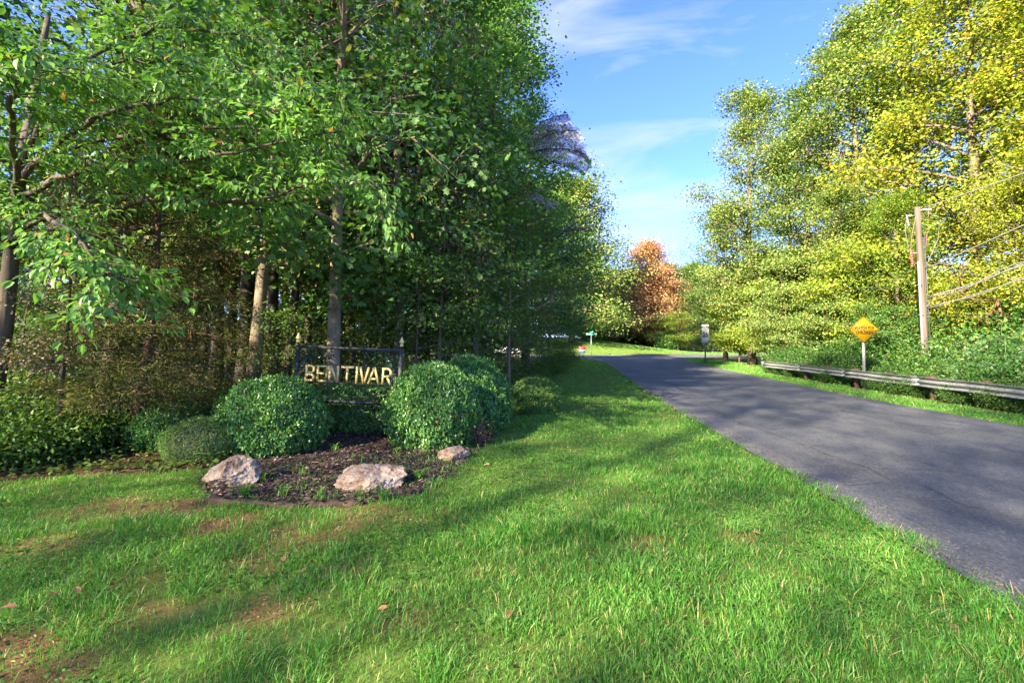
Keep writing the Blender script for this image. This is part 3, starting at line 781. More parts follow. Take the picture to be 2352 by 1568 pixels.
SY = 7.6
sl, sr_ = at(684, 800, SY), at(913, 805, SY)
sw = sr_.x - sl.x; cxs = (sl.x + sr_.x) / 2; gs = g1(cxs, SY)
def sz(py): return at(795, py, SY).z - gs
zt, zl = sz(800), sz(923)
sg = thing("entrance_sign", "gold BENTIVAR lettering hung in a black iron frame between the clipped shrubs", "sign", (cxs, SY, gs), (0, R(1.4), 0))
pw = .058
for s_ in (-1, 1):
    po = boxes("post", [((s_ * (sw / 2 + .03), 0, zt / 2 + .02 - .05), (pw, pw, zt + .1))], M['iron'], sg)
    G = Geo(); a4 = np.arange(4) * np.pi / 2 + np.pi / 4
    prof = [(.028, 0), (.034, .02), (.022, .035), (.022, .05), (.042, .062), (.040, .075), (.030, .10), (.014, .135), (.002, .165)]
    V = [[r * 1.25 * math.cos(t), r * 1.25 * math.sin(t), z] for r, z in prof for t in a4]
    F = np.array([[k * 4 + q, k * 4 + (q + 1) % 4, k * 4 + 4 + (q + 1) % 4, k * 4 + 4 + q] for k in range(len(prof) - 1) for q in range(4)])
    G.add(np.array(V) * [.9, .9, 1] + [s_ * (sw / 2 + .03), 0, zt + .07], F)
    obj("finial", G.mesh("finial", M['gold']), po)
boxes("top_rail", [((0, 0, zt), (sw, pw * .92, .052))], M['iron'], sg)
boxes("lower_rail", [((0, 0, zl), (sw, pw * .92, .048))], M['iron'], sg)
xa, xb = at(695, 860, SY).x - cxs, at(898, 860, SY).x - cxs
za, zb = sz(879), sz(841)
boxes("letter_frame", [(((xa + xb) / 2, 0, zb + .006), (xb - xa + .03, .014, .012)), (((xa + xb) / 2, 0, za - .006), (xb - xa + .03, .014, .012)), ((xa - .009, 0, (za + zb) / 2), (.012, .014, zb - za)), ((xb + .009, 0, (za + zb) / 2), (.012, .014, zb - za)),
       ((-sw / 4 - sw / 4 + (xa + sw / 2) / 2 - .009, 0, zb - .1), (xa + sw / 2 - .016, .01, .01)), ((xb + (sw / 2 - xb) / 2 + .009, 0, zb - .1), (sw / 2 - xb - .016, .01, .01))], M['iron'], sg, 0)
# letters measured from the photograph: left and right edges in the frame
LET = [('B', 283, 447), ('E', 480, 648), ('N', 684, 856), ('T', 890, 1108), ('I', 1142, 1186), ('V', 1198, 1384), ('A', 1352, 1562), ('R', 1594, 1762)]
hh = zb - za
for ch, p0, p1 in LET:
    x0 = xa + (p0 - 262) / (1770 - 262) * (xb - xa); x1 = xa + (p1 - 262) / (1770 - 262) * (xb - xa)
    G = Geo(); w = x1 - x0; st = .034; d = .016
    def bar(ax, az_, bx, bz, t=st, G=G):
        """a flat stroke from (ax, az_) to (bx, bz)"""
        v = np.array([bx - ax, bz - az_]); l = np.hypot(*v); v = v / l; n_ = np.array([-v[1], v[0]]) * t / 2
        q = [(ax + n_[0], az_ + n_[1]), (bx + n_[0], bz + n_[1]), (bx - n_[0], bz - n_[1]), (ax - n_[0], az_ - n_[1])]
        V = [(x, y, z) for y in (-d / 2, d / 2) for x, z in q]
        G.add(V, np.array([[0, 1, 2, 3], [7, 6, 5, 4], [0, 4, 5, 1], [1, 5, 6, 2], [2, 6, 7, 3], [3, 7, 4, 0]]))
    def bowl(zlo, zhi, G=G, w=w, close=True):
        r = (zhi - zlo) / 2; zc = (zhi + zlo) / 2; k = 11; a = np.linspace(-np.pi / 2, np.pi / 2, k)
        cx = w - r
        V = []
        for y in (-d / 2, d / 2):
            for rr in (r, r - st):
                V += [(cx + rr * math.cos(t), y, zc + rr * math.sin(t)) for t in a]
        F = []
        for q in range(k - 1):
            F += [[q, q + 1, k + q + 1, k + q], [2 * k + q, 3 * k + q, 3 * k + q + 1, 2 * k + q + 1], [q, 2 * k + q, 2 * k + q + 1, q + 1], [k + q, k + q + 1, 3 * k + q + 1, 3 * k + q]]
        G.add(V, np.array(F))
        bar(st, zhi - st / 2, cx, zhi - st / 2); bar(st, zlo + st / 2, cx, zlo + st / 2)
    e = st / 2; v = e * .9
    if ch == 'B': bar(e, 0, e, hh); bowl(hh * .47, hh); bowl(0, hh * .47 + st * .0)
    elif ch == 'R': bar(e, 0, e, hh); bowl(hh * .42, hh); bar(w * .55, hh * .42, w - e, 0)
    elif ch == 'E': bar(e, 0, e, hh); bar(st, hh - e, w, hh - e); bar(st, e, w, e); bar(st, hh * .5, w * .72, hh * .5)
    elif ch == 'N': bar(e, 0, e, hh); bar(w - e, 0, w - e, hh); bar(st, hh - .012, w - st, .012)
    elif ch == 'T': bar(0, hh - e, w, hh - e); bar(w / 2, 0, w / 2, hh - st)
    elif ch == 'I': bar(w / 2, 0, w / 2, hh)
    elif ch == 'V': bar(e, hh, w / 2 - .004, 0); bar(w - e, hh, w / 2 + .004, 0)
    elif ch == 'A': bar(e, 0, w / 2 - .004, hh); bar(w - e, 0, w / 2 + .004, hh); bar(w * .26, hh * .3, w * .74, hh * .3)
    obj("letter", G.mesh("letter", M['gold']), sg, (x0, -.004, za))

# dark ivy climbing the two posts and crossing the top corner
rng = np.random.default_rng(8)
iv = thing("climbing_ivy", "dark glossy creeper hanging inside the iron sign frame", "creeper", (cxs, SY + .10, gs))
G, W = Geo(), Geo(); Cs = []
for s_ in (-1, 1):
    for _ in range(3):
        z = np.linspace(0, zt - .06, 14); xx = s_ * (sw / 2 - .06 - .09 * rng.random() - .05 * np.sin(z * 6 + rng.random() * 6)) ; yy = .05 * np.sin(z * 8 + rng.random() * 6)
        P = np.column_stack([xx, yy, z]); tube(W, P, .004, 4); Cs += list(P)
for x in np.linspace(sw * .16, sw * .46, 9): Cs.append([x, 0, zt - .08 - .05 * rng.random()])
for x in np.linspace(-sw * .46, -sw * .2, 7): Cs.append([x, 0, zt - .10 - .08 * rng.random()])
Cs = np.array(Cs); sprays(G, rng, Cs, norm(rng.normal(size=Cs.shape) + [0, -.8, .2]), 11, .045, 1, .05, .8, LEAFQ, droop=.2, up=.3, rnd=.5)
obj("stems", W.mesh("stems", M['twig']), iv, kind='stuff'); obj("foliage", G.mesh("foliage", M['leaf_ivy']), iv)

# ---- clipped shrubs
HOLLY = [clipped_shrub(s, n, L=L, lump=lu) for s, n, L, lu in [(1, 36000, .05, .10), (2, 36000, .05, .13)]]
YEW = clipped_shrub(3, 24000, L=.04, wr=.35, mat='leaf_yew', lump=.08)
HEDGE = clipped_shrub(4, 26000, L=.05, lump=.05, boxy=.55)
DARK = clipped_shrub(6, 24000, L=.07, lump=.16)
def shrub(kind, pxl, pxr, pyt, pyb, Y, label, name="clipped_shrub", rz=0.0, depth=None, mat=None, cat="shrub"):
    a, b = at(pxl, (pyt + pyb) / 2, Y), at(pxr, (pyt + pyb) / 2, Y)
    cx = (a.x + b.x) / 2; g = g1(cx, Y); top = at((pxl + pxr) / 2, pyt, Y - .1).z
    o = thing(name, label, cat, (cx, Y, g), (0, 0, rz))
    rx = (b.x - a.x) / 2 * .97; s = (rx, depth or rx, (top - g) * 1.0)
    for n_, me in zip(("branches", "foliage"), kind):
        c = obj(n_, me, o); c.scale = s
        if n_ == "foliage" and mat: own_mat(c, M[mat])
    return o
shrub(HOLLY[0], 506, 748, 872, 1062, 6.6, "large round clipped holly left of the sign behind the left boulder", rz=.4)
shrub(HOLLY[1], 886, 1098, 842, 1030, 7.1, "large round clipped holly right of the sign nearest the small boulder", rz=2.1)
shrub(HOLLY[0], 985, 1172, 824, 1005, 8.3, "tall rounded holly tucked behind the right-hand clipped holly", rz=3.4)
shrub(HOLLY[1], 312, 478, 930, 1090, 6.6, "loose dark holly at the far left of the planting beside the cedar", rz=1.1)
shrub(YEW, 380, 545, 962, 1094, 6.0, "low fine-leaved yew mound in front of the dark holly")
shrub(HOLLY[0], 486, 600, 905, 1010, 7.7, "small holly mound just showing behind the large left shrub", rz=2.6)
shrub(HEDGE, 700, 935, 884, 1010, 8.25, "low flat-topped hedge growing under the sign's lower rail", name="low_hedge", depth=.5, cat="hedge")
shrub(DARK, 1168, 1290, 872, 968, 10.6, "dull green untidy shrub in the ditch beside the grass verge", name="ditch_shrub", mat='leaf_tulip_dark')
# brown dying shrublet at the foot of the right holly
W_, C_ = bush(41, .17, .34, 900, L=.03, mat='leaf_dead', stems=10)
gx_, gy_ = on_ground(1098, 1022)
o = thing("withered_shrub", "small withered brown shrub at the foot of the right-hand hollies", "shrub", (gx_, gy_, g1(gx_, gy_)))
obj("stems", W_, o); obj("foliage", C_, o)

# ---- boulders
M['boulder'] = noise_mat("quartz_boulder", [(.32, (.075, .045, .030)), (.43, (.19, .125, .088)), (.54, (.29, .225, .178)), (.70, (.40, .34, .285))], scale=5.5, detail=10, rough=.85, bump=.9, bscale=16, bdist=.02, nrough=.74)
from mathutils import noise as mnoise
def boulder(seed, sx, sy, sz_, cuts=13):
    bm = bmesh.new(); bmesh.ops.create_icosphere(bm, subdivisions=6, radius=1)
    V = np.array([v.co for v in bm.verts]); r = np.random.default_rng(seed)
    for _ in range(cuts):
        n_ = norm(r.normal(size=3) * [1, 1, .9] + [0, 0, .2]); dd = .55 + .36 * r.random()
        wob_ = .05 * (fbm(V[:, 0] * 3 + 7, V[:, 1] * 3 + V[:, 2] * 3 + 7, seed + _) - .5) * 2
        e = np.maximum(0, V @ n_ - dd - wob_); V -= e[:, None] * n_ * .95
    off = Vector(r.normal(size=3) * 10)
    D = np.array([.10 * (mnoise.ridged_multi_fractal(Vector(v) * 1.3 + off, 1.0, 2.1, 5, 1.0, 2.0) - 1.0) + .05 * mnoise.fractal(Vector(v) * 5 + off, .7, 2.0, 4) for v in V])
    V = V + norm(V) * D[:, None]
    V = V * [sx, sy, sz_]; V[:, 2] += sz_ * .32
    for v, c in zip(bm.verts, V): v.co = c
    me = bpy.data.meshes.new("boulder"); bm.to_mesh(me); bm.free(); me.materials.append(M['boulder'])
    return me
for (px0, px1, pyt, pyb, seed, rz, lab) in [(463, 578, 1058, 1120, 21, .3, "pale rounded boulder in front of the left shrub"), (768, 916, 1062, 1122, 24, .1, "low jagged white boulder in the middle of the mulch bed"),
                                            (1003, 1080, 1028, 1062, 27, 1.0, "small pinkish boulder at the right end of the mulch bed")]:
    bx, by = on_ground((px0 + px1) / 2, pyb - 4); by += .12
    w_ = (px1 - px0) / FPX * by; h_ = (pyb - pyt) / FPX * by
    obj("boulder", boulder(seed, w_ * .54, w_ * .44, h_ * .70), None, (bx, by, g1(bx, by)), (0, 0, rz), lab, "boulder", "boulders around the sign bed")
# timber edging along the front of the bed
def edging(px0, py0, px1, py1, lab):
    a, b = on_ground(px0, py0), on_ground(px1, py1); l = math.hypot(b[0] - a[0], b[1] - a[1])
    n_ = 16; x = np.linspace(-l / 2, l / 2, n_); r = np.random.default_rng(int(px0))
    V = np.array([[x[q] + r.normal() * .004, sy_ * (.045 + .006 * math.sin(q * 1.7)) + .010 * math.sin(q * .9) + r.normal() * .003, (.036 + .014 * math.sin(q * 1.1 + sy_) + r.normal() * .004) if top_ else -.05] for q in range(n_) for sy_, top_ in ((-1, 0), (-1, 1), (1, 1), (1, 0))])
    i = np.arange(n_ - 1)[:, None] * 4; j = np.arange(4)[None]; j2 = (j + 1) % 4
    G = Geo().add(V, [np.stack([i + j, i + j2, i + 4 + j2, i + 4 + j], -1).reshape(-1, 4), np.array([[3, 2, 1, 0]]), np.array([[0, 1, 2, 3]]) + 4 * (n_ - 1)])
    me = G.mesh("landscape_timber", M['wood'])
    cx, cy = (a[0] + b[0]) / 2, (a[1] + b[1]) / 2
    obj("landscape_timber", me, None, (cx, cy, g1(cx, cy)), (0, R(.5), math.atan2(b[1] - a[1], b[0] - a[0])), lab, "edging timber", "timber edging of the mulch bed")
edging(478, 1152, 700, 1164, "long weathered timber edging below the left boulder")
edging(712, 1163, 832, 1157, "short weathered timber edging below the middle boulder")
edging(920, 1138, 965, 1128, "rotten stub of timber edging at the right of the bed")
# single weeds in the mulch
def weed(seed, n, h):
    r = np.random.default_rng(seed); G = Geo()
    P = np.column_stack([r.normal(size=n) * .02, r.normal(size=n) * .02, np.zeros(n)])
    for q in range(n):
        a = q * 2.4; hh_ = h * (.5 + .6 * r.random()); d = np.array([math.cos(a), math.sin(a), 0])
        b0 = P[q]; p1 = b0 + d * hh_ * .25 + [0, 0, hh_ * .65]; p2 = b0 + d * hh_ * (.6 + .3 * r.random()) + [0, 0, hh_ * .8]
        s_ = np.array([-d[1], d[0], 0]) * .006
        G.add([b0 - s_, b0 + s_, p1 + s_, p1 - s_, p2], [np.array([[0, 1, 2, 3]]), np.array([[3, 2, 4]])])
    return G.mesh("weed", M['grass'])
WEED_AT = ['at the right end between the two boulders', 'just right of the left boulder', 'left of the small pinkish boulder', 'close under the low hedge', 'by the timber edging below the left boulder', 'by the gap between the two timbers', 'against the foot of the middle boulder', "at the bed's front left corner", 'under the right-hand holly', "under the sign's lower rail", 'below the small pinkish boulder', 'in the bare mulch behind the dry stick', 'against the left side of the left boulder', "touching the small pinkish boulder's left side", "right of the middle boulder at the bed's edge", 'beside the rotten timber stub']
WEEDS = [weed(s, n, h) for s, n, h in [(1, 26, .2), (2, 18, .15), (3, 14, .12)]]
for k, (px, py, v) in enumerate([(960, 1100, 0), (605, 1105, 1), (1110, 1070, 1), (830, 1062, 2), (650, 1140, 1), (735, 1142, 2), (860, 1128, 1), (560, 1140, 0), (910, 1040, 2), (770, 1035, 1), (1020, 1085, 2), (700, 1090, 2), (480, 1098, 0), (1060, 1055, 1), (880, 1150, 0), (1000, 1120, 1)]):
    wx, wy = on_ground(px, py)
    obj("weed", WEEDS[v], None, (wx, wy, g1(wx, wy)), (0, 0, k * 1.7), "green grassy weed " + WEED_AT[k], "weed", "weeds in the mulch bed").scale = (1, 1, .8 + .05 * (k % 6))
# dry stick on the mulch
G = Geo(); a, b = on_ground(608, 1088), on_ground(678, 1076)
tube(G, np.array([[a[0], a[1], g1(*a) + .02], [(a[0] + b[0]) / 2, (a[1] + b[1]) / 2, g1(*a) + .045], [b[0], b[1], g1(*b) + .03]]) - [a[0], a[1], g1(*a)], [.007, .006, .003], 5)
m_ = (np.array(a) + np.array(b)) / 2 - np.array(a)
tube(G, np.array([[m_[0], m_[1], .04], [m_[0] + .12, m_[1] + .12, .09]]), [.005, .002], 5)
obj("dry_stick", G.mesh("dry_stick", M['twig']), None, (a[0], a[1], g1(*a)), None, "bare forked dry stick lying on the mulch between the boulders", "stick")
# single fallen leaves on the lawn
LEAF_AT = ['left of the pair in the middle of the left lawn', 'right of the pair in the middle of the left lawn', 'alone in the centre of the near lawn', 'on the lower left lawn, left of two', 'on the lower left lawn, right of two', 'on the sunny streak left of the bed', "below the bed's timber edging", 'in the near lawn below the middle boulder', 'on the sunny streak near the wood', 'by the lower right corner of the lawn', 'on the grass right of the small boulder, upper one', 'on the grass right of the small boulder, lower one', 'on the thin grass right of the pair', 'at the very left edge of the lawn', 'beside the bare patch near the road']
r = np.random.default_rng(77); FL = []
for q in range(3):
    G = Geo(); leaves(G, np.array([[-.03, 0, .006]]), np.array([[1, .1, .12]]), np.array([[.1, .3, 1]]), 0.060 + .010 * q, .040, LEAF_OVATE); FL.append(G.mesh("fallen_leaf", M['leaf_dead']))
for k, (px, py) in enumerate([(556, 1306), (652, 1300), (1168, 1428), (118, 1384), (175, 1375), (330, 1178), (430, 1282), (880, 1418), (285, 1195), (2190, 1460), (1120, 1075), (1132, 1110), (700, 1325), (20, 1415), (1735, 1238)]):
    wx, wy = on_ground(px, py)
    obj("fallen_leaf", FL[k % 3], None, (wx, wy, g1(wx, wy) + .045), (R(-15 + 8 * (k % 5)), R(10 * (k % 4) - 12), k * 2.2), "brown fallen leaf " + LEAF_AT[k], "leaf", "fallen leaves on the lawn")

# ================================================================== ROADSIDE FURNITURE
# ---- guardrail
RA, RB = np.array([14.55, 26.4]), np.array([12.2, 4.0])
rl = float(np.hypot(*(RB - RA))); rd = (RB - RA) / rl
rt = thing("guardrail", "galvanised steel guardrail on timber posts along the right verge", "guardrail", (RA[0], RA[1], 0), (0, 0, math.atan2(rd[1], rd[0])))
def rz_(s): return g1(*(RA + rd * s)) + .0
wz = np.array([-.155, -.13, -.10, -.06, -.03, 0, .03, .06, .10, .13, .155]); wy = np.array([.02, .005, -.045, -.05, .0, .02, .0, -.05, -.045, .005, .02]) * 1.25
nsec = 6; sl_ = rl / nsec
G = Geo(); box(G, (0, 0, 0), (.022, .016, .022)); BOLT = G.mesh("splice_bolt", M['steel_dull'])
for q in range(nsec):
    xs = np.linspace(q * sl_, (q + 1) * sl_ + .18, 9)
    V = np.array([[x, wy[k] * -1 + (.004 if q % 2 else 0), wz[k] + .56 + rz_(x)] for x in xs for k in range(11)])
    i = np.arange(8)[:, None] * 11; j = np.arange(10)[None]
    me = Geo().add(V, np.stack([i + j, i + j + 1, i + 12 + j, i + 11 + j], -1).reshape(-1, 4)).mesh("rail", M['galv'], False)
    ra = obj("rail", me, rt)
    so = ra.modifiers.new("thickness", 'SOLIDIFY'); so.thickness = .004
    for z in (-.08, .08):
        for dx in (.05, .13): obj("splice_bolt", BOLT, ra, (q * sl_ + dx, -.066, .56 + z + rz_(q * sl_)))
a = np.linspace(0, np.pi, 9)
V = [[-.10 * math.sin(t), .075 - .075 * math.cos(t) - .06, z + .56 + rz_(0)] for z in (-.155, .155) for t in a]
me = Geo().add(V, np.array([[k, k + 1, k + 10, k + 9] for k in range(8)])).mesh("end_shoe", M['galv'])
eo = obj("end_shoe", me, rt); so = eo.modifiers.new("thickness", 'SOLIDIFY'); so.thickness = .005
ps = np.arange(.3, rl, 1.9)
pm = Geo(); box(pm, (0, 0, .27), (.15, .18, .98)); pme = bevel_mesh(pm.mesh("post", M['wood']), .008)
bmq = Geo(); box(bmq, (0, 0, 0), (.14, .11, .34)); bme = bevel_mesh(bmq.mesh("spacer_block", M['wood']), .006)
side = 1.0
for s_ in ps:
    po = obj("post", pme, rt, (s_, .27, rz_(s_)))
    obj("spacer_block", bme, po, (0, -.147, .56))

def sgn_face(G, pts, y0, y1):
    n_ = len(pts); V = [(x, y, z) for y in (y0, y1) for x, z in pts]
    G.add(V, [np.arange(n_)[None], (np.arange(n_)[::-1] + n_)[None]] + [np.array([[k, n_ + k, n_ + (k + 1) % n_, (k + 1) % n_]]) for k in range(n_)])
def rrect(w, h, r, cx=0, cz=0, k=4):
    out = []
    for sx, sz2, a0 in ((1, 1, 0), (-1, 1, 90), (-1, -1, 180), (1, -1, 270)):
        for q in range(k + 1):
            t = R(a0 + 90 * q / k); out.append((cx + sx * (w / 2 - r) + r * math.cos(t), cz + sz2 * (h / 2 - r) + r * math.sin(t)))
    return out
def ring(G, outer, inner, y):
    n_ = len(outer); V = [(x, y, z) for x, z in outer] + [(x, y, z) for x, z in inner]
    G.add(V, np.array([[k, (k + 1) % n_, n_ + (k + 1) % n_, n_ + k] for k in range(n_)]))
def upost(G, h, z0=-.3, w=.06):
    """U-channel sign post"""
    for c, s_ in (((0, .0, (h + z0) / 2), (w * .5, .006, h - z0)), ((-w * .3, .014, (h + z0) / 2), (.006, .028, h - z0)), ((w * .3, .014, (h + z0) / 2), (.006, .028, h - z0)), ((-w * .45, .028, (h + z0) / 2), (w * .28, .006, h - z0)), ((w * .45, .028, (h + z0) / 2), (w * .28, .006, h - z0))): box(G, c, s_)

# ---- WATCH FOR CHILDREN
Y = 18.2; c = at(1984, 757, Y); g = g1(c.x, Y)
wf = thing("warning_sign", "yellow diamond sign reading WATCH FOR CHILDREN behind the guardrail", "road sign", (c.x, Y, g), (0, 0, R(-12)))
G = Geo(); upost(G, c.z - g + .3, w=.085); obj("post", G.mesh("post", M['steel_dull']), wf, (0, .012, 0))
zc = c.z - g; hd = .545
def diamond(s, k=4):
    pts = rrect(s * 1.414, s * 1.414, .05); return [((x - z) / 1.41421, zc + (x + z) / 1.41421) for x, z in pts]
G = Geo(); sgn_face(G, diamond(hd), -.004, 0); pl = obj("plate", G.mesh("plate", M['sign_yellow']), wf, (0, 0, 0))
G = Geo(); ring(G, diamond(hd - .022), diamond(hd - .042), -.007); obj("border", G.mesh("border", M['black']), pl)
for tx, dz in (("WATCH FOR", .060), ("CHILDREN", -.120)):
    me = text_mesh(tx, .17, .001, M['black'], bold=.005); xs_ = [v.co.x for v in me.vertices]; me.transform(Matrix.Diagonal(((.70 if dz > 0 else .60) / (max(xs_) - min(xs_)), 1, 1, 1)))
    obj("lettering", me, pl, (.02, -.0075, zc + dz))
for dz in (.40, -.40): obj("bolt", BOLT, pl, (0, -.006, zc + dz))

# ---- SPEED LIMIT 25 with plates above and below
Y = 39.0; c = at(1620, 764, Y); g = g1(c.x, Y)
sp = thing("speed_limit_sign", "white SPEED LIMIT 25 sign with small plates above and below on the far verge", "road sign", (c.x, Y, g), (0, 0, R(-6)))
zc = c.z - g
G = Geo(); upost(G, zc + .72, w=.10); obj("post", G.mesh("post", M['steel_dull']), sp, (0, .015, 0))
def plate(z, h, w=.61):
    G = Geo(); sgn_face(G, rrect(w, h, .03, 0, z), -.004, 0); o = obj("plate", G.mesh("plate", M['white']), sp)
    return o
p1 = plate(zc, .76)
G = Geo(); ring(G, rrect(.58, .73, .025, 0, zc), rrect(.555, .705, .02, 0, zc), -.007); obj("border", G.mesh("border", M['black']), p1)
for tx, s_, dz in (("SPEED", .15, .25), ("LIMIT", .15, .10), ("25", .44, -.17)): obj("lettering", text_mesh(tx, s_, .001, M['black'], bold=.012 if s_ > .2 else .005), p1, (0, -.0075, zc + dz))
p2 = plate(zc - .63, .46)
G = Geo(); ring(G, rrect(.58, .43, .025, 0, zc - .63), rrect(.555, .405, .02, 0, zc - .63), -.007); obj("border", G.mesh("border", M['black']), p2)
p3 = plate(zc + .56, .28)
for s_ in (-1, 1): obj("marking", Geo().add([(s_ * .30, -.007, zc + .49), (s_ * .30, -.007, zc + .58), (s_ * .12, -.007, zc + .52)], np.array([[0, 1, 2]])).mesh("marking", M['black']), p3)

# ---- street name sign, yard sign
Y = 56.5; b = on_ground(1357, 812); Y = 55.8; c = at(1358, 769, Y); g = g1(c.x, Y)
st_ = thing("street_name_sign", "green street name blades on a slim pole at the far corner", "street sign", (c.x, Y, g))
G = Geo(); tube(G, np.array([[0, 0, -.2], [0, 0, c.z - g]]), .045, 8); obj("pole", G.mesh("pole", M['steel_dull']), st_)
for rz, dz in ((R(8), 0), (R(98), .22)):
    G = Geo(); sgn_face(G, rrect(1.35, .21, .03, 0, 0), -.003, .003); bl = obj("blade", G.mesh("blade", M['sign_green']), st_, (0, 0, c.z - g + dz + .1), (0, 0, rz))
    G = Geo(); ring(G, rrect(1.32, .19, .025), rrect(1.27, .155, .02), -.006); obj("border", G.mesh("border", M['white']), bl)
G = Geo(); tube(G, np.array([[0, 0, 0], [0, 0, .06]]), .05, 8); obj("bracket", G.mesh("bracket", M['steel_dull']), st_, (0, 0, c.z - g - .04))
c = at(1347, 803, 54.0); g = g1(c.x, 54.0)
ys = thing("yard_sign", "small red white and blue yard sign on wire legs at the corner", "yard sign", (c.x - .5, 54.0, g), (0, 0, R(5)))
zc = max(.65, c.z - g); w_, h_ = .80, .72
for k, (m_, z0, z1) in enumerate((('red', .5, 1), ('white', .28, .5), ('blue', 0, .28))):
    G = Geo(); box(G, (0, 0, zc - h_ / 2 + h_ * (z0 + z1) / 2), (w_, .012, h_ * (z1 - z0))); obj("panel", G.mesh("panel", M[m_]), ys)
G = Geo(); box(G, (-.2, -.010, zc + .06), (.12, .008, .12)); obj("emblem", G.mesh("emblem", M['blue']), ys)
for s_ in (-1, 1):
    G = Geo(); tube(G, np.array([[s_ * .35, .012, -.1], [s_ * .35, .012, zc + .3]]), .016, 5); obj("leg", G.mesh("leg", M['steel_dull']), ys)

# ---- mailbox and wheeled bins across the street
c = on_ground(2080 * 2352 / 3072, 1055 * 2352 / 3072)
Y = 84.0; xm = X(1594, Y); g = g1(xm, Y)
mb = thing("mailbox", "pale mailbox on a white post beside the far street", "mailbox", (xm, Y, g))
boxes("post", [((0, 0, .75), (.16, .16, 1.6)), ((.26, 0, 1.0), (.42, .09, .09))], M['white'], mb, .01)
G = Geo(); a = np.linspace(0, np.pi, 9); sec = [(.13, 0)] + [(.13 * math.cos(t), .14 + .13 * math.sin(t)) for t in a] + [(-.13, 0)]
V = [(x, y, z) for x in (0, .62) for y, z in sec]; n_ = len(sec)
G.add(V, [np.array([[k, (k + 1) % n_, n_ + (k + 1) % n_, n_ + k] for k in range(n_)]), np.arange(n_)[None], (np.arange(n_) + n_)[None]])
bx_ = obj("box", G.mesh("box", M['white']), mb, (.10, 0, 1.05))
boxes("flag", [((.35, -.14, .22), (.05, .015, .2))], M['red'], bx_, 0)
M['bin_grey'] = plain("bin_plastic", (.045, .048, .055), .5)
M['bin_green'] = plain("bin_lid_green", (.03, .10, .07), .5)
def bin_(px, Y, lab, rz):
    xb_ = X(px, Y); g = g1(xb_, Y)
    o = thing("wheeled_bin", lab, "bin", (xb_, Y, g), (0, 0, rz), "wheeled bins by the far street")
    V = [(x * w, y * w * 1.15, z) for z, w in ((.08, .24), (1.0, .31)) for x, y in ((-1, -1), (1, -1), (1, 1), (-1, 1))]
    me = Geo().add(V, np.array([[0, 1, 2, 3], [7, 6, 5, 4], [0, 4, 5, 1], [1, 5, 6, 2], [2, 6, 7, 3], [3, 7, 4, 0]])).mesh("body", M['bin_grey']); obj("body", bevel_mesh(me, .03), o)
    l = boxes("lid", [((0, -.02, 1.03), (.68, .78, .06))], M['bin_green'], o, .02)
    boxes("handle", [((0, .40, 1.0), (.5, .05, .05))], M['bin_grey'], l, .01)
    for s_ in (-1, 1):
        G = Geo(); tube(G, np.array([[s_ * .27, .27, .12], [s_ * .33, .27, .12]]), .12, 12); obj("wheel", G.mesh("wheel", M['rubber']), o)
bin_(1618, 82, "left of the two dark wheeled bins beside the far mailbox", .3)
bin_(1640, 82.5, "right of the two dark wheeled bins beyond the speed limit sign", -.1)

# ---- utility pole with its gear
Y = 20.0; tp = at(2107, 476, Y); bt = at(2127, 800, Y); gx_ = bt.x; g = g1(gx_, Y)
up_ = thing("utility_pole", "grey timber utility pole with conduit and brackets rising from the bushes", "utility pole", (gx_, Y, g - .1))
top = np.array([tp.x - gx_, 0, tp.z - g + .1]); ax = top / np.linalg.norm(top)
def on_pole(f, dx=0, dy=0): return top * f + np.array([dx, dy, 0])
G = Geo(); s = np.linspace(0, 1, 10)[:, None]; tube(G, s * top, .145 - .04 * s[:, 0], 14); obj("pole", G.mesh("pole", M['pole_wood'], True), up_)
G = Geo(); tube(G, np.array([on_pole(f, -.155 - .02 * (1 - f), -.09) for f in (0, .35, .72)]), .045, 8)
cd_ = obj("conduit", G.mesh("conduit", M['galv'], True), up_)
for f in (.3, .45, .6): boxes("strap", [(on_pole(f, -.16, -.06), (.13, .14, .05))], M['steel_dull'], cd_, 0)
for dx_, dy_, f1_, r_ in ((.12, -.14, .86, .018), (.02, -.17, .84, .014)):
    G = Geo(); tube(G, np.array([on_pole(f, dx_, dy_) for f in (.2, .5, f1_)]), r_, 5); obj("ground_wire", G.mesh("ground_wire", M['bin_grey']), up_)
def ins(G, a, b, r=.05, n=6):
    """ribbed insulator between two points"""
    t = np.linspace(0, 1, 4 * n + 1)[:, None]; tube(G, np.asarray(a) + t * (np.asarray(b) - np.asarray(a)), r * (.55 + .45 * (np.arange(4 * n + 1) % 4 > 1)), 8)
G = Geo(); ins(G, on_pole(.985, .10), on_pole(.99, .62), .055); obj("insulator", G.mesh("insulator", M['galv'], True), up_)
G = Geo(); ins(G, on_pole(.80, .32), on_pole(.87, .36), .05); obj("insulator", G.mesh("arrester", M['ceramic'], True), up_)
G = Geo(); ins(G, on_pole(.90, -.42), on_pole(.96, -.50), .05); obj("fuse_cutout", G.mesh("fuse_cutout", M['steel_dull'], True), up_)
G = Geo(); ins(G, on_pole(.70, -.36), on_pole(.78, -.36), .05); obj("fuse_cutout", G.mesh("cutout_brown", M['red'], True), up_)
for a_, b_ in (((.955, 0), (.955, -.5)), ((.955, 0), (.95, .3)), ((.78, 0), (.80, .34)), ((.76, 0), (.765, -.42))):
    G = Geo(); p0_, p1_ = on_pole(*a_), on_pole(*b_); tube(G, np.array([p0_, (p0_ + p1_) / 2 + [0, 0, .01], p1_]), .022, 5)
    obj("bracket", G.mesh("bracket", M['galv']), up_)
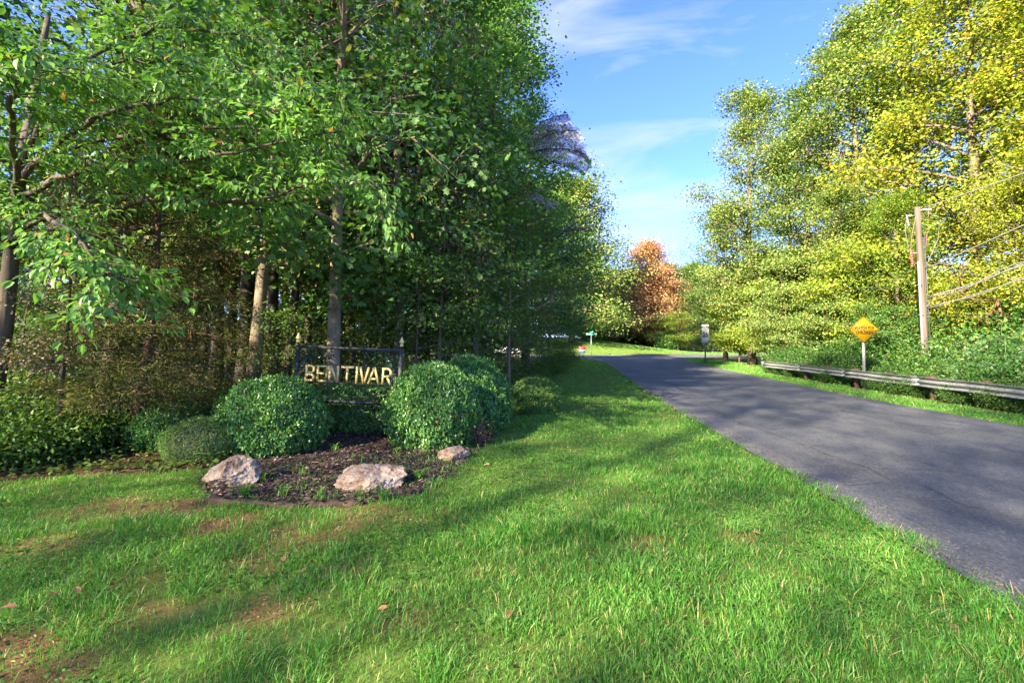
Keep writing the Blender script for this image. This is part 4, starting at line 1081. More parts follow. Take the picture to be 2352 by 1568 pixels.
for pts_ in (((.99, .5), (.93, .45), (.93, .95), (.84, .85), (.72, .35), (.68, .05)), ((.95, -.5), (.88, -.6), (.80, -.5), (.76, -.4)), ((.97, -.05), (.86, -.3), (.74, -.45), (.66, -.05))):
    G = Geo(); tube(G, np.array([on_pole(*q) for q in pts_]), .013, 5); obj("jumper_wire", G.mesh("jumper_wire", M['twig']), up_)
M['wire'] = plain("aluminium_wire", (.34, .33, .32), .5, .3)
def wire(f, px2, py2, lab, n=1, r=.016, sag=.0):
    a = on_pole(f, .15) + np.array([gx_, Y, g - .1]); q = np.array(at(px2, py2, 15.0)); e = a + (q - a) * 4.6
    o = thing("power_line", lab, "cable", a, None, "wires running right from the utility pole") if n > 1 else None
    for k in range(n):
        t = np.linspace(0, 1, 40)[:, None]; P = a + (e - a) * t; P[:, 2] += -sag * 4 * (t * (1 - t))[:, 0] + .07 * k * np.sin(t[:, 0] * 30 + k)
        G = Geo(); tube(G, P - a, r, 5); me = G.mesh("power_line", M['wire'])
        if o: obj("strand", me, o)
        else: obj("power_line", me, None, a, None, lab, "cable", "wires running right from the utility pole")
wire(.99, 2352, 398, "topmost wire, leaving the ribbed insulator at the pole head", 1, .019)
wire(.68, 2352, 517, "single wire fixed below the brackets, second from the top", 1, .021)
wire(.53, 2352, 603, "slack bundle of three cables at mid pole", 3, .018, .12)
wire(.48, 2352, 636, "lowest cable pair, below the slack bundle", 2, .017, .1)

# ================================================================== TREES
TULIP = [broadleaf(s, 20, cb, 4.9, nl=36, ns=6, k=88, L=.155, wr=.85, spread=.46, flat=.5, prof='oval', sprs=2, drop=.2, shape=LEAF4, r0=.24, bark='bark', droop=.25) for s, cb in ((101, 2.6), (102, 4.2), (103, 2.2))]
FULL = [broadleaf(s, 17, 1.5, 5.2, nl=42, ns=6, k=84, L=.155, wr=.8, spread=.47, flat=.5, sprs=2, drop=.2, prof='oval', shape=LEAF4, r0=.22, bark='bark', droop=.3, low=5, high=65) for s in (111, 112)]
AIRY = [broadleaf(s, 17, cb, 4.9, nl=36, ns=6, k=72, L=.15, wr=.85, spread=.46, flat=.5, prof='oval', shape=LEAF4, r0=.2, bark='bark', droop=.3, sprs=2, drop=.12, top=10, thin=.3) for s, cb in ((105, 3.6), (106, 4.0))]
EDGE = [broadleaf(s, 13, cb, 4.2, nl=26, ns=6, k=36, L=.135, wr=1.0, spread=.36, flat=.45, prof='tall', sprs=2, drop=.12, shape=LEAF_LOBED, r0=.13, bark=bk, droop=.35, low=2, high=60, mat='leaf_tulip_dark', lean=.014, top=8.5, thin=.3) for s, cb, bk in ((121, 3.0, 'bark_pale'), (122, 3.4, 'bark_pale'), (123, 2.7, 'bark'))]
FAR = [broadleaf(s, 17, 1.2, 6.2, nl=52, ns=6, k=56, L=.24, wr=.8, spread=.8, flat=.6, prof='dome', shape=LEAF4, r0=.26, bark='bark', droop=.3, low=5, high=70, sprs=2) for s in (115, 116)]
WOOD = [broadleaf(s, 18, cb, 3.6, nl=20, ns=6, k=14, L=.20, wr=.8, spread=.50, flat=.5, prof='tall', shape=LEAF4, r0=.17, bark='bark_dark', droop=.2, low=5, high=60, top=9.5, thin=.4) for s, cb in ((131, 5.5), (132, 6.5))]
UNDER = [broadleaf(s, 4.6, .9, 1.9, nl=18, ns=5, k=12, L=.12, wr=.6, spread=.26, flat=.35, prof='oval', shape=LEAF4, r0=.035, bark='bark', droop=.25, low=2, high=45, mat='leaf_under', curve=.15) for s in (141, 142, 143)]
TIER = [broadleaf(s, 7, 1.4, 3.2, nl=22, ns=7, k=34, L=.15, wr=.8, spread=.38, flat=.28, prof='oval', shape=LEAF4, r0=.07, bark='bark', droop=.2, low=0, high=35, mat='leaf_yellow') for s in (151, 152)]
FINE = [broadleaf(s, 9, 1.6, 2.9, nl=26, ns=8, k=34, L=.10, wr=.32, spread=.30, flat=.4, prof='oval', shape=LEAF4, r0=.08, bark='bark_pale', droop=.35, low=0, high=50, mat='leaf_fine') for s in (161, 162)]
CEDAR = [conifer(s, 5.2, .55, 1.5, nl=70, k=34, L=.075, wr=.2, spread=.12) for s in (171, 172)]
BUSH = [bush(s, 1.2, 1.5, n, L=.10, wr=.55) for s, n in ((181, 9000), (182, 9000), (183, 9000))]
SUMAC = [frond_bush(s, 1.5, 2.3, 90) for s in (191, 192)]
LOW = [bush(s, .9, .8, 5200, L=.075, wr=.6, mat='leaf_under', stems=18) for s in (184, 185)]

def plant(kind, name, label, cat, x, y, sc=1.0, rz=0.0, group=None, mat=None, lean=(0, 0), sz_=None, dz=0.0):
    g = g1(x, y) + dz
    o = thing(name, label, cat, (x, y, g - .05), (lean[1], lean[0], rz), group)
    o.scale = (sc, sc, sz_ or sc)
    W, C = kind
    obj(W.name.split('.')[0], W, o)
    c = obj(C.name.split('.')[0], C, o, kind='stuff')
    if mat: own_mat(c, M[mat])
    return o

# ---- edge of the left wood: trunks placed where the photograph shows them (pixel, depth)
def W_at(px, Y): return X(px, Y), Y
ORD = ["", "second ", "third ", "fourth ", "fifth ", "sixth ", "seventh ", "eighth ", "ninth ", "tenth "]
SPOT = [(-1e9, "beyond the left edge"), (-10, "beside the near leaning trunk"), (130, "left of the red cedar"), (270, "about the red cedar's trunk"), (400, "between cedar and pale trunk"), (560, "behind the large left shrub"),
        (690, "behind the sign's left half"), (800, "behind the sign's right half"), (930, "above the right-hand hollies"), (1060, "by the slim pale trunk"), (1150, "by the ditch shrub"), (1225, "at the verge's end"), (1e9, "")]
def spots(lst):
    """(px, depth) list -> a phrase for each that names its landmark and, where several share it, its order from the camera"""
    w = [max(k for k in range(len(SPOT)) if px >= SPOT[k][0]) for px, Y in lst]; out = []
    for i_, (px, Y) in enumerate(lst):
        same = sorted(k for k in range(len(lst)) if w[k] == w[i_]); same.sort(key=lambda k: lst[k][1]); n_ = same.index(i_)
        out.append((ORD[min(n_, 9)] + "nearest " if len(same) > 1 else "") + SPOT[w[i_]][1])
    return out
GL = "trees at the front of the left-hand wood"
for k, (px, Y, kind, sc, rz, lean, lab, mat) in enumerate([
    (584, 9.6, EDGE[0], 1.0, .3, (R(1.5), 0), "straight pale trunk left of the sign, rising behind the large left shrub", None),
    (772, 9.2, EDGE[1], 1.02, 2.2, (R(2.5), 0), "pale forked trunk seen through the sign frame", None),
    (1097, 12.6, EDGE[2], .86, 2.4, (R(1.5), 0), "pale slim trunk right of the sign, above the right-hand hollies", None),
    (925, 11.5, EDGE[0], .9, 4.6, (R(6), 0), "leaning slim trunk just right of the sign's top corner", None),
    (497, 12.8, WOOD[0], 1.15, 2.8, (0, 0), "thick grey trunk in the wood, second left of the pale straight one", None),
    (560, 12.0, WOOD[1], 1.1, 4.2, (R(-1), 0), "dark trunk close behind the pale straight trunk", None),
    (443, 16.5, WOOD[0], 1.0, .8, (0, 0), "slim dark trunk deep in the wood left of the grey one", None),
    (378, 18.0, WOOD[1], 1.0, 1.9, (0, 0), "far dark trunk above the cedar", None),
    (858, 14.0, WOOD[1], 1.12, 5.2, (R(1), 0), "grey trunk in the wood above the sign's right half", None),
    (638, 11.2, WOOD[0], .8, 3.6, (R(2), 0), "thin dark trunk between the straight pale trunk and the sign", None),
    (735, 15.0, WOOD[1], .9, 2.9, (R(3), 0), "thin dark trunk behind the sign's left half", None)]):
    x, y = W_at(px, Y); plant(kind, "woodland_tree", lab, "tree", x, y, sc, rz, GL, mat, lean)
GD = "trees deeper in the left-hand wood"
DEEP = [(-24, 20), (-17, 19), (-14.5, 26), (-11, 22), (-8.5, 19.5), (-6, 24), (-3.6, 19), (-1.8, 25), (-9.5, 29), (-4.2, 31), (-13.5, 15.2)]
for k, ((x, y), w_) in enumerate(zip(DEEP, spots([(1176 + q[0] / q[1] * FPX, q[1]) for q in DEEP]))):
    plant(WOOD[k % 2], "woodland_tree", "tall dark-barked tree deep in the wood, " + w_, "tree", x, y, .95 + .1 * (k % 4), k * 1.3, GD)
# ---- tall trees lining the left of the road, their crowns against the sky
GR = "tall trees along the left of the road"
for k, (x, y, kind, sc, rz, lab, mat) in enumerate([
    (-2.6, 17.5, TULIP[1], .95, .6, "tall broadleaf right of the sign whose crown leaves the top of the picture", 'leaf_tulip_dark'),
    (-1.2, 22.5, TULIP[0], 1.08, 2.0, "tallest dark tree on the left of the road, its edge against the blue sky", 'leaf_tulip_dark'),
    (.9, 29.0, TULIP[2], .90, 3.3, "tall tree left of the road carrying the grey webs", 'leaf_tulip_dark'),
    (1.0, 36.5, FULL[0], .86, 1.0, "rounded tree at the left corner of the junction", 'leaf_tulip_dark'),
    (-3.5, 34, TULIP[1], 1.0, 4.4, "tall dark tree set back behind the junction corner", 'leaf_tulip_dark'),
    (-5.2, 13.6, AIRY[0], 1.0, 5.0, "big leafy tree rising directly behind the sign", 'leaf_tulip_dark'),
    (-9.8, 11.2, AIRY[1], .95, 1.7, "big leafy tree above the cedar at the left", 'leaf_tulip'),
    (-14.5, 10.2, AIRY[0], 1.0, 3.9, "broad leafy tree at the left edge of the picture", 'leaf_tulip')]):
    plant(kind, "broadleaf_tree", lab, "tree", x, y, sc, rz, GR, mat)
GF = "fine-leaved trees at the wood's right edge"
for k, (px, Y, sc, rz, lab) in enumerate([(1010, 11.5, .72, .2, "feathery pale green tree just above the right-hand hollies"), (1170, 15.5, .8, 1.9, "feathery tree whose low boughs overhang the ditch shrub"), (1215, 21, 1.0, 3.1, "feathery tree leaning out of the wood towards the road"),
                                          (1262, 27, .95, 4.4, "feathery low tree at the end of the grass verge"), (880, 12.8, .7, 5.2, "feathery understorey tree behind the sign's right post")]):
    x, y = W_at(px, Y); plant(FINE[k % 2], "feathery_tree", lab, "tree", x, y, sc, rz, GF)
# ---- out of the picture to the left and behind: sparse trees added to filter the sun
GS = "unseen shade trees added behind the camera"
THIN = [broadleaf(s, 34, 6.0, 6.5, nl=44, ns=7, k=k_, L=.22, wr=.8, spread=1.0, flat=.9, prof='oval', shape=LEAF4, r0=.13, bark='bark', droop=.25) for s, k_ in ((201, 12), (202, 14))]
for k, (x, y, sc) in enumerate([(-23.6 + .77 * t + .64 * d_, -22.8 - .64 * t + .77 * d_, 1.0 + .06 * (k_ % 3)) for k_, (t, d_) in enumerate([(-27, 0), (-18, 2), (-9, -1), (0, 1), (9, -1), (18, 1), (26, 0), (-27, -9), (-4, -9), (5, -10), (14, -9), (22, -10)])]):
    kind = THIN[k % 2]
    plant(kind, "broadleaf_tree", "tall sparse broadleaf added outside the picture to filter the sun", "tree", x, y, sc, k * 2.1, GS, 'leaf_tulip')
# ---- sunny trees beyond the wood
GB = "sunlit trees seen through the wood"
BACK = [(-44, 30), (-38, 40), (-30, 44), (-22, 46), (-14, 50), (-52, 20), (-6, 52), (-50, 42), (-36, 56), (-20, 62)]
for k, ((x, y), w_) in enumerate(zip(BACK, spots([(1176 + q[0] / q[1] * FPX, q[1]) for q in BACK]))):
    plant(FULL[k % 2], "broadleaf_tree", "sunlit yellow-green tree beyond the wood, " + w_, "tree", x, y, .9 + .1 * (k % 3), k * 1.9, GB, 'leaf_yellow' if k % 2 else 'leaf_tulip')
GY = "sunlit young trees between the trunks of the wood"
YOUNG = [(-25, 18, 1.0), (-21, 22, 1.1), (-16, 21, 1.0), (-12.5, 18.5, .8), (-9.5, 24, 1.1), (-7.2, 16.8, .7), (-5.0, 21.5, .9), (-28, 13.5, .9), (-20, 15.5, .75), (-3.0, 27, 1.0), (-30, 24, 1.3)]
for k, ((x, y, sc), w_) in enumerate(zip(YOUNG, spots([(1176 + q[0] / q[1] * FPX, q[1]) for q in YOUNG]))):
    plant(TIER[k % 2], "young_tree", "sunlit young tree deep between the trunks, " + w_, "tree", x, y, sc, k * 1.7, GY, 'leaf_yellow' if k % 2 else 'leaf_olive')
# ---- cedar and understorey
x, y = W_at(312, 6.4); plant(CEDAR[0], "red_cedar", "brownish red cedar with a leaning reddish trunk left of the shrubs", "tree", x, y, 1.0, .4, None, None, (R(3), 0))
x, y = W_at(440, 9.2); plant(CEDAR[1], "red_cedar", "second dull cedar behind the first, left of the straight pale trunk", "tree", x, y, 1.0, 2.4)
GQ = "slim pale trunks at the front of the wood"
for k, (px, Y, sc, ln, lab) in enumerate([(660, 10.4, .62, 2.5, "thin pale leaning trunk just left of the sign frame"), (705, 13.0, .7, -1, "thin pale trunk behind the sign's top left corner"), (820, 11.8, .6, 3, "thin pale leaning trunk behind the sign's top right"), (900, 13.6, .72, 4, "thin pale trunk leaning right beside the sign"), (470, 14.5, .75, 0, "thin pale trunk beside the thick grey one"), (535, 15.5, .8, 1, "thin pale trunk between grey and straight trunks"), (1010, 12.4, .6, 2, "thin pale trunk above the right-hand hollies"), (345, 14.0, .75, -1, "thin pale trunk above the red cedar"), (150, 5.7, .2, -2.5, "thin pale sapling trunk at the lawn's far left edge")]):
    x, y = W_at(px, Y); o = plant(WOOD[k % 2], "woodland_tree", lab, "tree", x, y, sc, k * 1.9, GQ, 'leaf_tulip', (R(ln), 0)); own_mat(o.children[0], M['bark_pale'])
GU = "understorey saplings in the left-hand wood"
SAP = [(70, 7.6, .55), (215, 6.6, .45), (20, 10.5, .7), (640, 9.9, .5), (690, 12.5, .8), (830, 10.6, .7), (960, 10.2, .75), (430, 14.5, .8), (1030, 13.8, 1.0), (150, 14.5, .8), (900, 17.5, 1.2), (1100, 17, 1.0), (250, 22, 1.1), (560, 22, 1.1), (1180, 18.5, .9)]
for k, ((px, Y, sc), w_) in enumerate(zip(SAP, spots([q[:2] for q in SAP]))):
    x, y = W_at(px, Y); plant(UNDER[k % 3], "sapling", "slender leafy sapling, " + w_, "sapling", x, y, sc, k * 1.1, GU, 'leaf_under' if k % 3 else 'leaf_fine')
GW = "low shrubs on the woodland floor"
LOWS = [(30, 5.4, .8), (120, 5.9, .85), (210, 6.2, .8), (-60, 5.6, 1), (300, 7.6, .9), (60, 7.0, 1.2), (420, 8.6, .9), (180, 8.0, 1.1), (620, 9.4, .8), (860, 9.8, .9), (1010, 9.6, .8), (1120, 11.3, .9), (1210, 13.2, .85), (1160, 14.2, 1.0), (1235, 16.5, .9), (1225, 20.5, 1.1), (1262, 24, 1.2), (1282, 29, 1.3), (1300, 34, 1.4), (700, 10.4, .9), (540, 9.6, .8)]
for k, ((px, Y, sc), w_) in enumerate(zip(LOWS, spots([q[:2] for q in LOWS]))):
    x, y = W_at(px, Y); plant(LOW[k % 2], "woodland_shrub", "low leafy woodland shrub, " + w_, "shrub", x, y, sc, k * 2.3, GW, None if k % 2 else 'leaf_fine')

r = np.random.default_rng(66); n_ = 60000; x_ = r.uniform(-14, 3.0, n_); y_ = r.uniform(3.6, 13, n_)
in_l = lawn_near(x_, y_) | bed(x_, y_); near_l = lawn_near(x_ + .35, y_ - .9) | lawn_near(x_ + .9, y_ - .5) | bed(x_ + .3, y_ - .7)
k_ = ~in_l & near_l & (fbm(x_ * 2, y_ * 2, 95) > .36); x_, y_ = x_[k_], y_[k_]; n_ = len(x_)
P_ = np.column_stack([x_, y_, gz(x_, y_) + .02 + .20 * r.random(n_) * fbm(x_ * 2, y_ * 2, 97)]); a_ = r.random(n_) * 6.28
G = Geo(); leaves(G, P_, np.column_stack([np.cos(a_), np.sin(a_), r.normal(size=n_) * .3]), np.column_stack([r.normal(size=n_) * .4, r.normal(size=n_) * .4 - .2, np.ones(n_)]), .035 + .05 * r.random(n_), .03 + .02 * r.random(n_), LEAFQ)
obj("ground_cover", G.mesh("ground_cover", M['leaf_under']), label="low leafy ground cover where the lawn meets the wood", cat="ground cover", kind='stuff')
# ---- the near leaning tree, top left: trunk, long curved boughs, tiers of large pale leaves
rng = np.random.default_rng(33)
def bez(pts, n=14):
    P = np.array(pts, float); t = np.linspace(0, 1, n); k = np.linspace(0, 1, len(P))
    Q = np.column_stack([np.interp(t, k, P[:, a]) for a in range(3)])
    for _ in range(2): Q[1:-1] = .25 * Q[:-2] + .5 * Q[1:-1] + .25 * Q[2:]
    return Q
base = np.array([*(at(-62, 1040, 6.2).xy), 0]); base[2] = g1(base[0], base[1])
dw = thing("dogwood_tree", "near leaning tree whose pale green leafy boughs fill the top left", "tree", tuple(base))
W, C = Geo(), Geo()
tr = bez([base - [0, 0, .1], np.array(at(0, 850, 6.2)), np.array(at(28, 560, 6.2)), np.array(at(48, 380, 6.3)), np.array(at(80, 200, 6.6)), np.array(at(110, 40, 7.0))], 20)
tube(W, tr - base, np.linspace(.115, .035, 20), 9)
BOUGHS = [  # (start on the trunk 0..1, then pixels with depth)
    (.42, [(240, 500, 5.9), (330, 455, 5.6), (450, 455, 5.3), (520, 475, 5.2), (640, 452, 5.1), (760, 400, 5.0), (880, 440, 5.0)]),
    (.52, [(160, 400, 5.6), (300, 380, 5.2), (450, 360, 5.0), (620, 330, 4.9), (780, 300, 4.9)]),
    (.55, [(120, 330, 5.4), (240, 260, 5.0), (380, 230, 4.8), (520, 230, 4.8), (680, 260, 4.9)]),
    (.60, [(100, 240, 5.4), (180, 170, 5.0), (300, 130, 4.9), (430, 150, 4.9)]),
    (.65, [(160, 260, 5.8), (330, 180, 5.6), (500, 150, 5.5), (650, 190, 5.4), (800, 240, 5.4)]),
    (.45, [(60, 480, 5.4), (120, 500, 4.8), (190, 560, 4.5), (240, 610, 4.4), (270, 640, 4.35)]),
    (.40, [(-60, 480, 5.4), (-120, 430, 5.0), (-200, 420, 4.8)]),
    (.50, [(30, 350, 5.2), (20, 250, 4.5), (60, 170, 4.2), (100, 150, 4.1)]),
    (.62, [(200, 330, 6.2), (400, 300, 6.3), (600, 290, 6.2), (760, 350, 6.0), (880, 470, 5.8)]),
    (.70, [(200, 120, 6.8), (380, 60, 6.8), (560, 80, 6.6), (700, 130, 6.4)]),
    (.58, [(-80, 300, 5.8), (-180, 200, 5.4), (-260, 150, 5.2)]),
    (.44, [(200, 470, 6.6), (380, 420, 6.9), (560, 400, 7.0), (700, 420, 6.9)]),
]
LP, LD = [], []
for t0, pts in BOUGHS:
    st_p = np.array([np.interp(t0, np.linspace(0, 1, 20), tr[:, a]) for a in range(3)])
    Bp = bez([st_p] + [np.array(at(*q)) for q in pts], 22)
    Bp[1:-1] += rng.normal(size=(20, 3)) * .02
    tube(W, Bp - base, np.linspace(.042, .007, 22), 6)
    for q in range(4, 22):
        for rep in range(2):
            T = Bp[min(q + 1, 21)] - Bp[q - 1]; T = T / np.linalg.norm(T)
            d = rot_dir(T, (1 if (q + rep) % 2 else -1) * R(30 + 55 * rng.random()), R(rng.normal() * 16 + 8))
            l = .32 + .45 * rng.random()
            b0 = Bp[q]; e = b0 + d * l + [0, 0, -.16 * l]
            tube(W, np.array([b0, (b0 + e) / 2 + [0, 0, .05 * l], e]) - base, [.008, .005, .0025], 4, cap=False)
            for f in np.linspace(.3, 1, 4): LP.append(b0 + (e - b0) * f + [0, 0, .05 * l * math.sin(f * 3.14)]); LD.append(d)
LP, LD = np.array(LP), np.array(LD)
obj("trunk", W.mesh("trunk", M['bark'], True), dw)
# pairs and rosettes of drooping leaves at every twig node
k = 8; n = len(LP) * k; i = np.repeat(np.arange(len(LP)), k)
off = rng.normal(size=(n, 3)) * [.07, .07, .035]
P = LP[i] + off - base
D = LD[i] * .55 + norm(off) * .7 + rng.normal(size=(n, 3)) * .25; D[:, 2] -= .55
N = np.array([0, 0, 1.0]) + rng.normal(size=(n, 3)) * .35 + LD[i] * .3
Ls = .098 * (.55 + .6 * rng.random(n))
# the leaves that show largest (nearest the lawn) are single parts, the others one mass
vis = np.argsort(-Ls / np.linalg.norm(P + base - [0, 0, CAM_H], axis=1) * ((P + base)[:, 2] > 0) * (np.abs((P + base)[:, 0]) < 1.1 * (P + base)[:, 1]))
one = np.zeros(n, bool); one[vis[:290]] = True
leaves(C, P[~one], D[~one], N[~one], Ls[~one], Ls[~one] * .62, LEAF_OVATE)
obj("crown", C.mesh("crown", M['leaf_dogwood']), dw, kind='stuff')
LM = []
for q in range(4):
    G = Geo(); leaves(G, np.zeros((1, 3)), np.array([[1.0, 0, 0]]), np.array([[0, 0, 1.0]]), 1.0, .58 + .03 * q, LEAF_OVATE); LM.append(G.mesh("leaf", M['leaf_dogwood_single'] if 'leaf_dogwood_single' in M else M['leaf_dogwood']))
for q in np.where(one)[0]:
    d_ = norm(D[q]); n_ = norm(N[q] - d_ * (N[q] @ d_)); s_ = np.cross(n_, d_)
    o = obj("leaf", LM[q % 4], dw)
    o.matrix_local = Matrix.Translation(P[q]) @ Matrix(np.column_stack([d_, s_, n_]).tolist()).to_4x4() @ Matrix.Scale(Ls[q], 4)

# ---- right-hand side
GT = "tall sunlit trees right of the road"
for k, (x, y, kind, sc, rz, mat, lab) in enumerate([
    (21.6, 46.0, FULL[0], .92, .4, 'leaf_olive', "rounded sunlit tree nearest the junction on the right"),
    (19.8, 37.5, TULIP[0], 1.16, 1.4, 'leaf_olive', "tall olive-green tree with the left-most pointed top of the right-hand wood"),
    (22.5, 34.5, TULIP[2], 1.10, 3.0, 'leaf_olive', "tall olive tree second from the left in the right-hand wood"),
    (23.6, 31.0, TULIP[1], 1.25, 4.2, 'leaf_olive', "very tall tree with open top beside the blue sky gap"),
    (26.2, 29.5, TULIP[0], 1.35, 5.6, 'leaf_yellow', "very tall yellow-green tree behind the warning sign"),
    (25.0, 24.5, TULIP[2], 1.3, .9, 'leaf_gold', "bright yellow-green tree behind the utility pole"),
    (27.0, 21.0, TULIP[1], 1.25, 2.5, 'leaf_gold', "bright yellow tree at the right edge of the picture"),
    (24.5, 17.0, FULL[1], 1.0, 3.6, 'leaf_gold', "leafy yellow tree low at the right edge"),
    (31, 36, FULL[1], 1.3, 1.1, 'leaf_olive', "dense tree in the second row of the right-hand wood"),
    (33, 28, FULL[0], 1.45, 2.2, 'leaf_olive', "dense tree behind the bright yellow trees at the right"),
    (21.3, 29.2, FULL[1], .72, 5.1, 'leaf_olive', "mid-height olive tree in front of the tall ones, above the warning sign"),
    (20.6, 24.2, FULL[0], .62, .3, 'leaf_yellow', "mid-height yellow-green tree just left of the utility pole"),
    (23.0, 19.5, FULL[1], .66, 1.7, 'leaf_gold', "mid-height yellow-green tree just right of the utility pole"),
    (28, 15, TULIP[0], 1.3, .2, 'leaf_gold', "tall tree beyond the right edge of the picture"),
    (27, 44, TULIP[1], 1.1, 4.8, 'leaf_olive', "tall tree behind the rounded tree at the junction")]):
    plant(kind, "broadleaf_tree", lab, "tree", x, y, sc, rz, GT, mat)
GM = "small tiered trees at the sunny edge of the right-hand wood"
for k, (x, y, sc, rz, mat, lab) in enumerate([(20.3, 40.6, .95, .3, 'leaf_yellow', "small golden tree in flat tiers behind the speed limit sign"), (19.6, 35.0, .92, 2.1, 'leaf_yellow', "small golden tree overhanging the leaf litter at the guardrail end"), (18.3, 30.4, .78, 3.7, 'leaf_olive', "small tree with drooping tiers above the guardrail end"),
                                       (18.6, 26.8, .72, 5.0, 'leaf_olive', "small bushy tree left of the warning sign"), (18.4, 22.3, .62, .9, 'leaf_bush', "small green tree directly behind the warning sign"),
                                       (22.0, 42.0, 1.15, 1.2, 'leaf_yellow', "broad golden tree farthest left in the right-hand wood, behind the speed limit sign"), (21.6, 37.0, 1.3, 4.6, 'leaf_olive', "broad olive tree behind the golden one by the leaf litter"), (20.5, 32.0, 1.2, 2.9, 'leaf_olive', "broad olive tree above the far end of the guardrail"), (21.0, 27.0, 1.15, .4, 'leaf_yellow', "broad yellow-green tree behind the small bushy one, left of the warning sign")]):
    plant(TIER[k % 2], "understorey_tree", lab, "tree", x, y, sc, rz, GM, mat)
GG = "leafy bushes behind the guardrail"
r = np.random.default_rng(44); q = 0
for s_ in np.linspace(-1.0, 21.5, 19):
    for row, (dx, sc0) in enumerate(((.62, .46), (1.9, .95), (4.0, 1.6), (6.6, 2.3))):
        x = RA[0] + rd[0] * s_ + dx + r.normal() * .2; y = RA[1] + rd[1] * s_ + r.normal() * .4
        if row == 0 and abs(y - 18.2) < .5: continue
        if row == 3 and q % 2: q += 1; continue
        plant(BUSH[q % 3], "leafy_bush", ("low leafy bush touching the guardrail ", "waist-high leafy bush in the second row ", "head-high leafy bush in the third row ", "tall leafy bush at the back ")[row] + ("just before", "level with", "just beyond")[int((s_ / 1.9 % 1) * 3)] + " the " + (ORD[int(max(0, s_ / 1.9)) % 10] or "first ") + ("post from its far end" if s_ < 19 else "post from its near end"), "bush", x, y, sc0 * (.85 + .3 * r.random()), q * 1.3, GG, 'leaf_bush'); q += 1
GP = "feather-leaved sumac bushes at the right"
for k, (x, y, sc) in enumerate(sorted([(15.8, 14.6, 1.15), (17.9, 17.0, 1.35), (16.6, 12.8, 1.35), (19.2, 15.6, 1.6), (15.9, 10.6, 1.2), (19.9, 18.6, 1.5), (18.6, 12.6, 1.6), (17.2, 15.4, 1.2)], key=lambda q: -q[1])):
    plant(SUMAC[k % 2], "sumac_bush", ORD[k] + "feather-leaved sumac bush below the wires, counting from the warning sign", "bush", x, y, sc, k * 1.7, GP)

GV = "big dense bushes under the yellow trees"
for k, (x, y, sc, lab) in enumerate([(21.5, 18.8, 2.4, "big dense bush right of the pole's foot"), (24.0, 22.0, 2.9, "big dense bush behind the pole among the yellow trees"), (25.5, 18.0, 2.9, "big dense bush at the right edge under the wires"), (22.5, 26.0, 2.6, "big dense bush left of the pole under the yellow trees"), (28.5, 22.5, 3.2, "big dense bush farthest back under the yellow trees"), (23.5, 30.5, 2.6, "big dense bush behind the guardrail's far end")]):
    plant(BUSH[k % 3], "leafy_bush", lab, "bush", x, y, sc, k * 2.1, GV, 'leaf_tulip')
# ---- beyond the junction
GH = "trees on the far bank"
for k, (x, y, kind, sc, rz, mat, lab) in enumerate([
    (25.8, 86, FAR[1], 1.12, .2, 'leaf_orange', "orange-brown autumn tree in the middle of the far bank"),
    (21.5, 85, FAR[0], .78, 2.0, 'leaf_orange', "smaller orange-brown tree close left of the big orange one"),
    (29.0, 87.5, FAR[0], .8, 5.0, 'leaf_orange', "smaller orange-brown tree close right of the big orange one"),
    (31.5, 94, FAR[0], 1.0, 1.2, 'leaf_tulip', "green tree right of the orange one"),
    (35, 88, FAR[1], .95, 2.2, 'leaf_tulip', "green tree behind the speed limit sign on the far side"),
    (20.5, 93, FAR[0], .85, 3.2, 'leaf_olive', "pale olive tree left of the orange one"),
    (17.0, 88, FAR[1], .7, 4.2, 'leaf_tulip', "dark green tree at the top of the far lawn"),
    (9.5, 72, FAR[0], 1.45, .8, 'leaf_olive', "tall sunlit-topped tree at the left end of the far bank"),
    (4.0, 66, TULIP[2], 1.2, 1.9, 'leaf_tulip_dark', "tall tree behind the webbed trees across the street"),
    (12.0, 76, FAR[0], .85, 2.9, 'leaf_tulip_dark', "dense shaded tree above the street name sign"),
    (40, 96, FAR[0], 1.0, 5.0, 'leaf_olive', "olive tree farthest right beyond the far street"),
    (45, 92, FAR[1], 1.0, 1.5, 'leaf_tulip', "green tree beyond the bins"),
    (28.5, 78, TIER[0], .9, .6, 'leaf_yellow', "small yellowish many-stemmed tree on the far lawn"),
    (26.0, 80, TIER[1], .85, 2.6, 'leaf_olive', "small spreading tree left of the yellowish one"),
    (50, 104, FAR[0], 1.1, .1, 'leaf_tulip', "distant tree closing the view along the far street"),
    (-4, 70, FAR[1], 1.1, .5, 'leaf_tulip', "dense tree across the street behind the wood"),
    (-12, 74, FAR[0], 1.1, 1.5, 'leaf_tulip', "dense tree across the street farther left"),
    (14, 104, FAR[0], 1.05, .7, 'leaf_olive', "pale distant tree above the left end of the far lawn"),
    (29, 104, FAR[1], 1.0, 4.0, 'leaf_olive', "pale distant tree filling the gap right of the orange one"),
    (24, 98, TIER[0], 1.7, 1.1, 'leaf_tulip', "low broad tree under the orange crown"),
    (19, 97, TIER[1], 1.6, 2.1, 'leaf_olive', "low broad olive tree left of the orange trunk"),
    (31, 90, TIER[0], 1.5, 3.1, 'leaf_tulip', "low broad tree right of the orange trunk"),
    (36, 108, FAR[1], 1.1, 2.5, 'leaf_tulip', "distant green tree behind the far bank"),
    (22, 108, FAR[0], 1.0, 3.5, 'leaf_tulip', "distant tree behind the orange one"),
    (58, 92, FAR[1], 1.1, .9, 'leaf_olive', "distant tree at the right bend of the far street")]):
    plant(kind, "broadleaf_tree", lab, "tree", x, y, sc * 1.15, rz, GH, mat, sz_=sc * 1.02)
